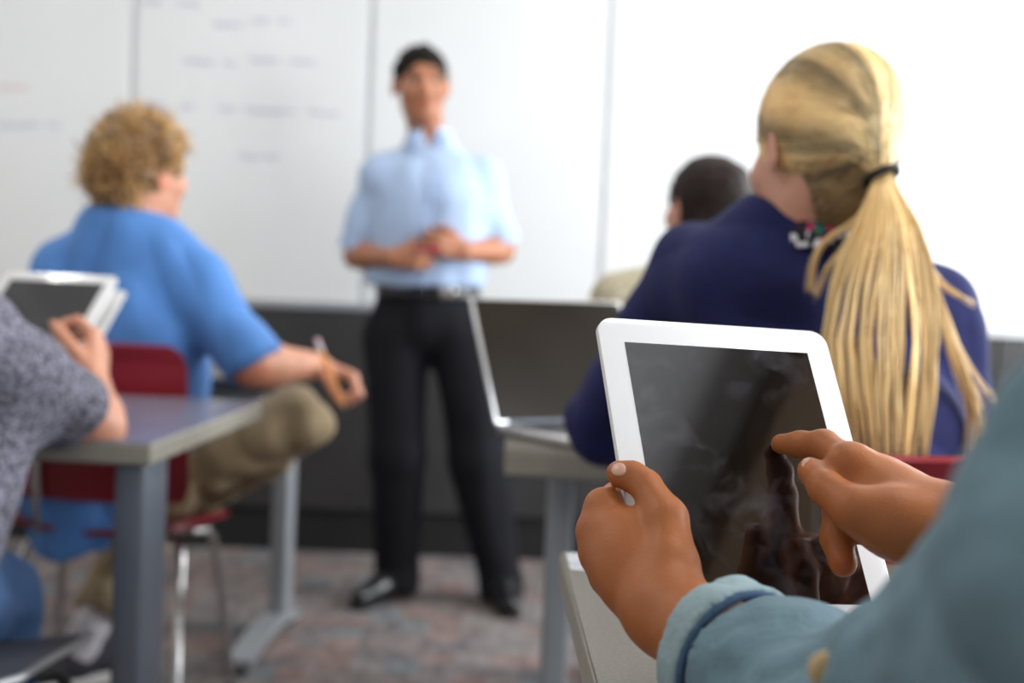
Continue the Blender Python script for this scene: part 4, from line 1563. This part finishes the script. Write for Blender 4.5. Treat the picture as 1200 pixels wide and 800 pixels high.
# ================================================================== blonde student
def girl():
    root = person((0.5, 1.85, 0), 'blonde student with a long ponytail in a navy top, seen from behind')
    hc = P(962, 175, 1.86)
    HR = headR(23, -9, 2)
    nb = P(958, 262, 1.88)
    sl, sr = P(816, 322, 2.00), P(1088, 372, 1.90)
    chest = (sl + sr) / 2 + V(0.0, -0.01, -0.12)
    waist = P(985, 520, 1.82)
    pel = V(waist[0] + 0.01, 1.84, 0.55)
    el, wl = P(708, 494, 2.17), V(0.34, 2.40, 0.80)
    er, wr_ = P(1122, 500, 1.92), V(0.50, 2.25, 0.80)
    v = Vol(0.0042)
    head_ops(v, hc, HR, 1.0, nb)
    torso_ops(v, pel, waist, chest, nb, sl, sr, w=(0.15, 0.11, 0.13), d=(0.10, 0.085, 0.09))
    arm_ops(v, sl, el, wl, (0.042, 0.037, 0.037, 0.024))
    arm_ops(v, sr, er, wr_, (0.042, 0.037, 0.037, 0.024))
    hand_ops(v, wl, V(0.9, 0.4, 0), V(0, 0, -1), V(-0.3, 0.9, 0), (0.3, 0.3, 0.35, 0.4), 0.92, 0.3)
    hand_ops(v, wr_, V(-0.5, 0.85, 0), V(0, 0, -1), V(-0.85, -0.4, 0), (0.3, 0.3, 0.35, 0.4), 0.92, 0.3)
    hl, hr = pel + V(-0.08, 0, -0.02), pel + V(0.08, 0, -0.02)
    kl, kr = hl + V(-0.03, 0.42, -0.01), hr + V(0.03, 0.42, -0.01)
    al, ar = kl + V(0, 0.03, -0.43), kr + V(0, 0.03, -0.43)
    leg_ops(v, hl, kl, al, (0.08, 0.053, 0.05, 0.034))
    leg_ops(v, hr, kr, ar, (0.08, 0.053, 0.05, 0.034))
    for a in (al, ar):
        v.cone(a, a + V(0, 0.12, -0.05), 0.032, 0.028, 0.02)
    vol_obj(v, 'body', SK_girl, root, paint=head_paint(hc, HR, 1.0, brow=(0.7, 0.55, 0.4)))
    eyes(root, hc, HR)
    T = lambda x, y, z: hc + HR @ V(x, y, z)
    # hair drawn back to the tie
    tie = P(1031, 203, 1.738)
    hv = Vol(0.0032)
    hv.ell(T(0, -0.022, 0.028), (0.085, 0.110, 0.103), HR)
    hv.cone(T(0.0, -0.080, -0.005), tie, 0.050, 0.009, 0.02)
    hv.cone(T(-0.02, -0.06, -0.045), tie, 0.034, 0.007, 0.012)
    hv.cone(T(0.05, -0.02, -0.030), T(0.02, -0.075, -0.040), 0.024, 0.030, 0.02)
    hv.ell(T(0, 0.130, -0.025), (0.076, 0.072, 0.092), HR, 0.012, True)
    hv.ell(T(0, 0.065, -0.095), (0.110, 0.085, 0.062), HR, 0.012, True)
    hv.ell(T(0.006, -0.056, -0.078), (0.054, 0.044, 0.040), HR, 0.02)
    for sx in (-1, 1):
        hv.ell(T(sx * 0.090, 0.016, -0.020), (0.022, 0.026, 0.030), HR, 0.006, True)
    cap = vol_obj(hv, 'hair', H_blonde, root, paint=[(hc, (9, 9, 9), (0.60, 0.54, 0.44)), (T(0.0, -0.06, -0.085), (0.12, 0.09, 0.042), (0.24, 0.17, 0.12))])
    # strands on the scalp
    N = 7000
    u = RNG.randn(N * 4, 3)
    u /= np.linalg.norm(u, axis=1, keepdims=True)
    tl = HR.T @ (tie - hc)
    tu = nrm(tl / V(0.085, 0.110, 0.103))
    el_ = V(0.0860, 0.1110, 0.1040)
    c0 = V(0, -0.022, 0.028)
    pw = c0 + u * el_
    keep = ~((pw[:, 1] > 0.050) & (pw[:, 2] < 0.050)) & (pw[:, 2] > -0.060) & ~((pw[:, 2] < -0.02) & (pw[:, 1] > -0.015)) & (pw[:, 1] < 0.085)
    # hairline roots get more of the long strands
    u = u[keep][:N]
    N = len(u)
    M = 16
    tt = np.linspace(0, 1, M)[None, :, None]
    tgt = tu + RNG.randn(N, 1, 3) * 0.05
    ang = tt ** 1.0
    dirs = u[:, None] * (1 - ang) + tgt * ang
    # sag of the strands: sweep slightly above the straight way
    dirs = dirs + V(0, 0.0, 0.10) * (np.sin(np.pi * tt)) * (u[:, None, 2:3] > -0.3)
    dn = dirs / np.linalg.norm(dirs, axis=2, keepdims=True)
    lift = 1.0 + RNG.uniform(0.0, 0.022, (N, 1, 1)) * np.sin(np.pi * np.clip(tt * 1.1, 0, 1))
    path = c0 + dn * el_ * lift
    w = np.clip((tt - 0.62) / 0.38, 0, 1) ** 1.6
    end = tl + RNG.randn(N, 1, 3) * 0.0045
    path = path * (1 - w) + end * w
    path = hc + path @ HR.T
    path = hv.push_out(path, RNG.uniform(0.0004, 0.0022, (N, 1)))
    for _ in range(2): path[:, 1:-1] = (path[:, :-2] + 2 * path[:, 1:-1] + path[:, 2:]) / 4
    path = hv.push_out(path, RNG.uniform(0.0002, 0.0014, (N, 1)), 2)
    rad = RNG.uniform(0.0005, 0.0010, (N, 1)) * np.ones((1, M))
    az = u - tu * (u @ tu)[:, None]
    az /= np.linalg.norm(az, axis=1, keepdims=True)
    lock = wavefield(13, 31)(az) + 0.6 * wavefield(34, 32)(az)
    br = np.clip(0.90 + 0.36 * lock + RNG.uniform(-0.10, 0.10, N), 0.34, 1.5)[:, None]
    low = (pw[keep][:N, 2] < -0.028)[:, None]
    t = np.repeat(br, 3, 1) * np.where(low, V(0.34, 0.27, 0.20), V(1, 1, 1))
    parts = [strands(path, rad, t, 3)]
    n2 = 2600
    st = V(0.006, -0.056, -0.078) + RNG.uniform(-1, 1, (n2, 3)) * V(0.062, 0.050, 0.040)
    st = hc + st @ HR.T
    st = st[hv.value(st) < 0.0]
    n2 = len(st)
    st = hv.push_out(st, 0.0005)
    k2 = np.linspace(0, 1, 12)[None, :, None]
    p2 = st[:, None] * (1 - k2) + (tie + RNG.randn(n2, 1, 3) * 0.004) * k2
    p2 = hv.push_out(p2, RNG.uniform(0.0003, 0.0016, (n2, 1)))
    keep2 = np.linalg.norm(p2[:, 0] - (hc + HR @ V(0, 0.02, -0.02)), axis=1) > 0.075
    p2 = p2[keep2]
    n2 = len(p2)
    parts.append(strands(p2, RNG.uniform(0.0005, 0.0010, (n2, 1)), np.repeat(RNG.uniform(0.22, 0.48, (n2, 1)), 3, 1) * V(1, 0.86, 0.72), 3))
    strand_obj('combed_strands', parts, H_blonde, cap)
    # ponytail
    ysr = [203, 225, 260, 300, 340, 400, 460, 530]
    lf = [1024, 1019, 1003, 984, 970, 958, 966, 984]
    rg = [1045, 1055, 1077, 1092, 1100, 1106, 1099, 1088]
    N = 5200
    a = np.clip(RNG.normal(0, 0.62, N), -1, 1)
    nl_ = 34
    locks = RNG.uniform(-1, 1, nl_)
    near = locks[np.argmin(np.abs(a[:, None] - locks[None]), 1)]
    b = RNG.uniform(-1, 1, N) * np.sqrt(1 - a * a * 0.85)
    M = 22
    ty = np.linspace(0, 1, M)
    endv = RNG.uniform(0.90, 1.05, N)
    paths = np.zeros((N, M, 3))
    pull = np.clip(ty * 1.6 - 0.2, 0, 1) * 0.38
    for i in range(M):
        fr = ty[i] * endv
        yy = 203 + fr * (530 - 203)
        L_ = np.interp(yy, ysr, lf)
        R_ = np.interp(yy, ysr, rg)
        aa = a * (1 - pull[i]) + near * pull[i]
        aa = aa + 0.035 * np.sin(ty[i] * 7 + near * 40) + 0.02 * np.sin(ty[i] * 11 + a * 60)
        px = (L_ + R_) / 2 + (R_ - L_) / 2 * aa
        thick = np.interp(fr, [0, 0.08, 0.25, 0.7, 1], [0.012, 0.016, 0.028, 0.030, 0.020])
        Yc = np.interp(fr, [0, 0.06, 0.2, 0.45, 1], [1.738, 1.727, 1.716, 1.706, 1.696])
        Yv = Yc + b * thick
        d = FW[None] + ((px - 600) / FPX)[:, None] * RT[None] + ((400 - yy) / FPX)[:, None] * UP[None]
        paths[:, i] = CAM + d * (Yv / d[:, 1])[:, None]
    rad = RNG.uniform(0.0006, 0.0011, (N, 1)) * np.interp(ty, [0, 0.85, 1], [1, 1, 0.35])[None]
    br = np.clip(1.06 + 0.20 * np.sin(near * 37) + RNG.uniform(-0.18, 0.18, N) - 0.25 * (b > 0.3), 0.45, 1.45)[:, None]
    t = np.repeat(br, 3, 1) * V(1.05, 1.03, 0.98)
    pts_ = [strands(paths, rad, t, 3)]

    # loose locks to both sides
    def lock_(pix, n, spread, rr=(0.0006, 0.0011), end=1.6):
        c = np.array([P(x, y, Y_) for x, y, Y_ in pix])
        k = np.linspace(0, len(c) - 1, 16)
        cc = np.stack([np.interp(k, range(len(c)), c[:, i]) for i in range(3)], 1)
        for _ in range(2): cc[1:-1] = (cc[:-2] + 2 * cc[1:-1] + cc[2:]) / 4
        of = RNG.randn(n, 1, 3) * spread * np.linspace(0.4, end, 16)[None, :, None]
        wv = RNG.randn(n, 1, 3) * spread * 0.8 * np.sin(np.linspace(0, 5, 16))[None, :, None]
        r = RNG.uniform(*rr, (n, 1)) * np.linspace(1, 0.4, 16)[None]
        return strands(cc[None] + of + wv, r, np.repeat(RNG.uniform(0.8, 1.25, (n, 1)), 3, 1), 3)

    pts_.append(lock_([(1024, 232, 1.77), (1000, 262, 1.75), (968, 280, 1.74), (953, 305, 1.74), (950, 340, 1.74)], 34, 0.0016))
    pts_.append(lock_([(1018, 250, 1.76), (990, 290, 1.74), (972, 310, 1.735), (955, 345, 1.73)], 16, 0.0018))
    pts_.append(lock_([(1060, 240, 1.76), (1092, 330, 1.735), (1112, 400, 1.72), (1132, 455, 1.72), (1156, 515, 1.72)], 60, 0.0026))
    pts_.append(lock_([(1070, 280, 1.75), (1102, 360, 1.735), (1128, 430, 1.72), (1142, 480, 1.72), (1140, 530, 1.72)], 46, 0.0030))
    pts_.append(lock_([(1080, 300, 1.75), (1104, 335, 1.735), (1130, 350, 1.72), (1142, 356, 1.73)], 10, 0.0016))
    pts_.append(lock_([(1085, 330, 1.75), (1120, 400, 1.73), (1150, 450, 1.72), (1178, 480, 1.74)], 10, 0.0024))
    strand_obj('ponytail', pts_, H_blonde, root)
    # hair tie
    u_ = nrm(P(1042, 232, 1.728) - P(1022, 190, 1.748))
    _, e1, e2 = basis(u_)
    pts = [P(1033, 207, 1.736) + (e1 * math.cos(w_) + e2 * math.sin(w_)) * 0.0195 for w_ in np.linspace(0, 2 * math.pi, 30)]
    o = MB().tube(pts, 0.0050, 8, cap=False).build('hair_tie', mat('black_elastic', (0.008, 0.008, 0.010), 0.8, noise=0.1), root, True)
    o.data.transform(Matrix.Translation(-Vector(root.location)))
    # navy top
    sv = Vol(0.0045)
    torso_ops(sv, pel + V(0, 0, 0.06), waist, chest, nb, sl, sr, w=(0.165, 0.145, 0.155), d=(0.115, 0.110, 0.112), infl=0.012, neckr=0.060)
    sv.cone(sl, el, 0.066, 0.054, 0.04)
    sv.cone(el, wl, 0.054, 0.034, 0.03, flat=1)
    sv.cone(sr, er, 0.064, 0.056, 0.04)
    sv.cone(er, wr_, 0.054, 0.034, 0.03, flat=1)
    sv.ell(P(905, 330, 1.90), (0.12, 0.09, 0.10), None, 0.06)
    sv.cut(nb + V(0.0, 0.0, -0.004), V(0.40, -0.15, 1), rad=0.105)
    vol_obj(sv, 'knit_top', M_navy, root, disp=folds(0.006, 30, 41))
    # floral collar
    cv = Vol(0.003)
    ax = nrm(V(0.02, -0.02, 1))
    c_ = nb + V(0.026, -0.012, 0.016)
    cv.cone(c_ - ax * 0.05, c_ + ax * 0.040, 0.096, 0.066, 0.006, flat=3)
    cv.cone(c_ - ax * 0.06, c_ + ax * 0.05, 0.090, 0.058, 0.004, sub=True, flat=3)
    vol_obj(cv, 'collar', M_floral, root, disp=folds(0.003, 50, 3))
    jv = Vol(0.006)
    jv.ecap(pel + V(0, 0, -0.04), pel + V(0, 0, 0.06), 0.165, 0.125, 0.15, 0.12, V(1, 0, 0))
    leg_ops(jv, hl, kl, al, (0.092, 0.066, 0.062, 0.05))
    leg_ops(jv, hr, kr, ar, (0.092, 0.066, 0.062, 0.05))
    vol_obj(jv, 'jeans', M_jean, root, disp=folds(0.004, 30, 8))
    for a in (al, ar):
        shoe_ops(V(a[0], a[1] - 0.02, 0), V(a[0], a[1] + 0.15, 0), 'shoe', MATS['dark_canvas'], root, M_whitep)


girl()


# ================================================================== dark-haired student beyond
def dark_student():
    root = person((0.44, 3.28, 0), 'dark-haired student in a beige knit top beyond the blonde student')
    hc = P(829, 241, 3.28)
    HR = headR(24, 0)
    nb = P(822, 318, 3.26)
    sl, sr = P(727, 352, 3.24), P(925, 360, 3.24)
    chest = (sl + sr) / 2 + V(0, 0.01, -0.12)
    waist = V(chest[0], 3.26, 0.70)
    pel = V(chest[0], 3.26, 0.55)
    el, er = sl + V(-0.03, 0.12, -0.24), sr + V(0.03, 0.12, -0.24)
    wl, wr_ = el + V(0.08, 0.22, 0.02), er + V(-0.08, 0.22, 0.02)
    v = Vol(0.0055)
    head_ops(v, hc, HR, 1.08, nb)
    torso_ops(v, pel, waist, chest, nb, sl, sr, w=(0.14, 0.12, 0.14), d=(0.10, 0.09, 0.10))
    hl, hr = pel + V(-0.08, 0, -0.02), pel + V(0.08, 0, -0.02)
    kl, kr = hl + V(0, 0.42, 0), hr + V(0, 0.42, 0)
    al, ar = kl + V(0, 0.02, -0.44), kr + V(0, 0.02, -0.44)
    for a, b, c, k, n in ((sl, el, wl, 1, 0), (sr, er, wr_, -1, 0)):
        arm_ops(v, a, b, c)
        hand_ops(v, c, V(k * 0.3, 0.9, 0), V(0, 0, -1), V(k, 0, 0), (0.3, 0.3, 0.35, 0.4), 0.95, 0.3)
    leg_ops(v, hl, kl, al)
    leg_ops(v, hr, kr, ar)
    for a in (al, ar): v.cone(a, a + V(0, 0.12, -0.05), 0.032, 0.028, 0.02)
    vol_obj(v, 'body', SK_girl, root, paint=head_paint(hc, HR, 1.08))
    eyes(root, hc, HR, 1.08)
    T = lambda x, y, z: hc + HR @ (V(x, y, z) * 1.08)
    hv = Vol(0.004)
    hv.ell(T(0, -0.014, 0.018), V(0.084, 0.100, 0.089) * 1.10, HR)
    hv.ell(T(0, -0.045, -0.045), V(0.070, 0.060, 0.060) * 1.10, HR, 0.02)
    hv.ell(T(0, 0.115, -0.030), V(0.085, 0.062, 0.085) * 1.10, HR, 0.012, True)
    for sx in (-1, 1):
        hv.ell(T(sx * 0.088, 0.024, -0.030), V(0.026, 0.034, 0.035) * 1.10, HR, 0.008, True)
    vol_obj(hv, 'hair', H_dark, root, disp=folds(0.002, 110, 2), paint=[(hc, (9, 9, 9), (1, 1, 1))])
    sv = Vol(0.0055)
    torso_ops(sv, pel + V(0, 0, 0.04), waist, chest, nb, sl, sr, w=(0.155, 0.14, 0.16), d=(0.115, 0.11, 0.115), infl=0.010)
    for a, b, c in ((sl, el, wl), (sr, er, wr_)):
        sv.cone(a, b, 0.064, 0.055, 0.03)
        sv.cone(b, c, 0.055, 0.038, 0.03, flat=1)
    sv.cut(nb + V(0, 0, 0.03), V(0, 0, 1), rad=0.1)
    vol_obj(sv, 'knit_top', M_beige, root, disp=folds(0.005, 28, 51))
    jv = Vol(0.007)
    jv.ecap(pel + V(0, 0, -0.04), pel + V(0, 0, 0.06), 0.165, 0.125, 0.15, 0.12, V(1, 0, 0))
    leg_ops(jv, hl, kl, al, (0.092, 0.066, 0.062, 0.05))
    leg_ops(jv, hr, kr, ar, (0.092, 0.066, 0.062, 0.05))
    vol_obj(jv, 'jeans', M_jean, root)
    for a in (al, ar):
        shoe_ops(V(a[0], a[1] - 0.02, 0), V(a[0], a[1] + 0.15, 0), 'shoe', M_leather, root, M_black)
    chair('school_chair', (pel[0], 3.06, 0), 0, 'school chair of the dark-haired student, hidden behind the blonde student', M_red, M_chrome)


dark_student()


# ================================================================== student in heather grey at the left
def grey_student():
    root = person((-0.95, 2.0, 0), 'student in a heather grey short-sleeved top at left edge, holding a tablet')
    sr = P(-58, 388, 2.02)
    er = P(112, 500, 2.27)
    wr_ = P(110, 450, 2.42)
    nb = sr + V(-0.19, 0.0, 0.085)
    sl = sr + V(-0.38, 0.05, 0.0)
    hc = nb + V(0.02, 0.05, 0.16)
    HR = headR(-10, -18)
    chest = (sl + sr) / 2 + V(0, -0.02, -0.13)
    waist = V(chest[0] + 0.09, 1.94, 0.70)
    pel = V(chest[0] + 0.08, 1.90, 0.57)
    el = sl + V(0.02, 0.16, -0.22)
    wl = el + V(0.14, 0.20, 0.07)
    hr, hl = V(-0.84, 1.93, 0.55), V(-1.02, 1.93, 0.55)
    kr, kl = P(-3, 700, 2.30), V(-1.02, 2.34, 0.56)
    kr = V(kr[0], kr[1] - 0.03, 0.488)
    ar, al = kr + V(-0.02, 0.05, -0.43), kl + V(0, 0.05, -0.45)
    v = Vol(0.0045)
    head_ops(v, hc, HR, 1.0, nb)
    torso_ops(v, pel, waist, chest, nb, sl, sr, w=(0.14, 0.12, 0.14), d=(0.10, 0.09, 0.10))
    arm_ops(v, sr, er, wr_, (0.046, 0.044, 0.042, 0.028))
    arm_ops(v, sl, el, wl)
    for a, b, c in ((hr, kr, ar), (hl, kl, al)):
        leg_ops(v, a, b, c)
        v.cone(c, c + V(0, 0.12, -0.05), 0.032, 0.028, 0.02)
    hand_ops(v, wr_, V(-0.10, 0.55, 0.80), V(-0.95, 0.1, -0.1), V(-0.15, -0.75, 0.6), (0.9, 1.0, 1.1, 1.1), 0.98, 0.5)
    hand_ops(v, wl, V(0.1, 0.6, 0.7), V(0.9, 0, 0), V(0, -0.7, 0.6), (0.8, 0.8, 0.9, 0.9), 0.98, 0.5)
    vol_obj(v, 'body', SK_boy, root, paint=head_paint(hc, HR))
    eyes(root, hc, HR)
    T = lambda x, y, z: hc + HR @ V(x, y, z)
    hv = Vol(0.005)
    hv.ell(T(0, -0.016, 0.024), (0.086, 0.104, 0.094), HR)
    hv.ell(T(0, 0.115, -0.030), (0.085, 0.062, 0.085), HR, 0.012, True)
    hv.ell(T(0, 0.045, -0.085), (0.11, 0.08, 0.06), HR, 0.012, True)
    vol_obj(hv, 'hair', H_dark, root, disp=folds(0.003, 110, 2), paint=[(hc, (9, 9, 9), (1.6, 1.5, 1.4))])
    sv = Vol(0.0048)
    torso_ops(sv, pel + V(0, 0, 0.04), waist, chest, nb, sl, sr, w=(0.160, 0.145, 0.165), d=(0.125, 0.115, 0.125), infl=0.012)
    u_ = nrm(er - sr)
    sv.cone(sr, er - u_ * 0.060, 0.080, 0.066, 0.04, flat=1)
    sv.cone(P(-12, 510, 2.10), P(-80, 690, 1.98), 0.066, 0.080, 0.05)
    u2 = nrm(el - sl)
    sv.cone(sl, el - u2 * 0.035, 0.078, 0.066, 0.04, flat=1)
    sv.cut(nb + V(0, 0, 0.03), V(0, 0, 1), rad=0.1)
    vol_obj(sv, 'knit_top', M_heath, root, disp=folds(0.006, 26, 61))
    jv = Vol(0.0055)
    jv.ecap(pel + V(0, 0, -0.04), pel + V(0, 0, 0.05), 0.165, 0.125, 0.15, 0.12, V(1, 0, 0))
    for a, b, c in ((hr, kr, ar), (hl, kl, al)):
        leg_ops(jv, a, b, c, (0.095, 0.074, 0.070, 0.055))
    vol_obj(jv, 'jeans', M_jean, root, disp=folds(0.006, 30, 8))
    for a in (ar, al):
        shoe_ops(V(a[0], a[1] - 0.02, 0), V(a[0], a[1] + 0.15, 0), 'shoe', M_leather, root, M_black)
    # his tablet, screen up towards him
    tr_, br_ = P(139, 324, 2.60), P(76, 434, 2.45)
    up = nrm(tr_ - br_)
    rt = nrm(V(1.0, -(up[0] + 0.0 * up[2]) / up[1], 0.0))
    n = np.cross(rt, up)
    ww, hh = 0.2412, 0.1857
    c = tr_ - rt * ww / 2 - up * hh / 2
    M4 = Matrix(((rt[0], up[0], n[0], c[0]), (rt[1], up[1], n[1], c[1]), (rt[2], up[2], n[2], c[2]), (0, 0, 0, 1)))
    t = tablet('white tablet propped up by the student in grey, dark screen, pale cover behind', M4, ww - 0.040, hh - 0.038, 0.020, 0.019, back=M_whitep)
    vv, ff = rslab(ww + 0.006, hh + 0.004, 0.004, 0.012, edge=0.001)
    MB().raw([(x + 0.010, y - 0.012, z - 0.026) for x, y, z in vv], ff).build('folded_cover', M_whitep, t, True)
    MB().box((-ww / 2, -hh / 2 - 0.006, -0.028), (ww / 2, -hh / 2 + 0.004, -0.008), bev=0.002).build('cover_spine', M_whitep, t, True)


grey_student()


# ================================================================== laptop
def laptop():
    hz = DZ
    A = PZ(581, 497, hz + 0.018)
    ang = math.radians(35)
    u = V(math.sin(ang), -math.cos(ang), 0)      # towards the user
    h_ = V(math.cos(ang), math.sin(ang), 0)      # along the hinge, to the right
    r = empty('laptop', (A[0], A[1], hz), 'open silver laptop with a dark reflective screen on the desk by the blonde student', 'laptop')
    B = np.stack([h_, u, V(0, 0, 1)], 1)
    W_, D_ = 0.355, 0.245
    base = MB().box((0, 0, 0.002), (W_, D_, 0.020), R=B, bev=0.006).build('base', M_alum, r, True)
    MB().box((0.025, 0.020, 0.0195), (W_ - 0.025, 0.125, 0.0205), R=B).build('keyboard_well', M_steeld, base)
    for row in range(5):
        for c in range(14):
            if row == 4 and 4 < c < 9: continue
            x0, y0 = 0.030 + c * 0.0212, 0.024 + row * 0.0198
            kw = 0.018 + (4 * 0.0212 if row == 4 and c == 4 else 0)
            MB().box((x0, y0, 0.0203), (x0 + kw, y0 + 0.0165, 0.0222), R=B).build('key', M_key, base)
    MB().box((W_ / 2 - 0.05, 0.145, 0.0198), (W_ / 2 + 0.05, 0.225, 0.0204), R=B).build('touchpad', M_steel, base)
    t = math.radians(24)
    upv = V(0, 0, 1) * math.cos(t) - u * math.sin(t)
    nn = np.cross(h_, upv)
    nn = nn if np.dot(nn, u) > 0 else -nn
    B2 = np.stack([h_, upv, nn], 1)
    o = V(0, 0, 0.018)
    SH = 0.245
    lid = MB().box((0, 0.0, -0.008), (W_, SH, 0.0), R=B2, o=o, bev=0.003).build('lid', M_alum, r, True)
    MB().box((0.006, 0.006, -0.0005), (W_ - 0.006, SH - 0.005, 0.0012), R=B2, o=o).build('screen', M_glassblk, lid)
    MB().tube([h_ * 0.03 + o, h_ * (W_ - 0.03) + o], 0.007, 10).build('hinge', M_steeld, r, True)


laptop()
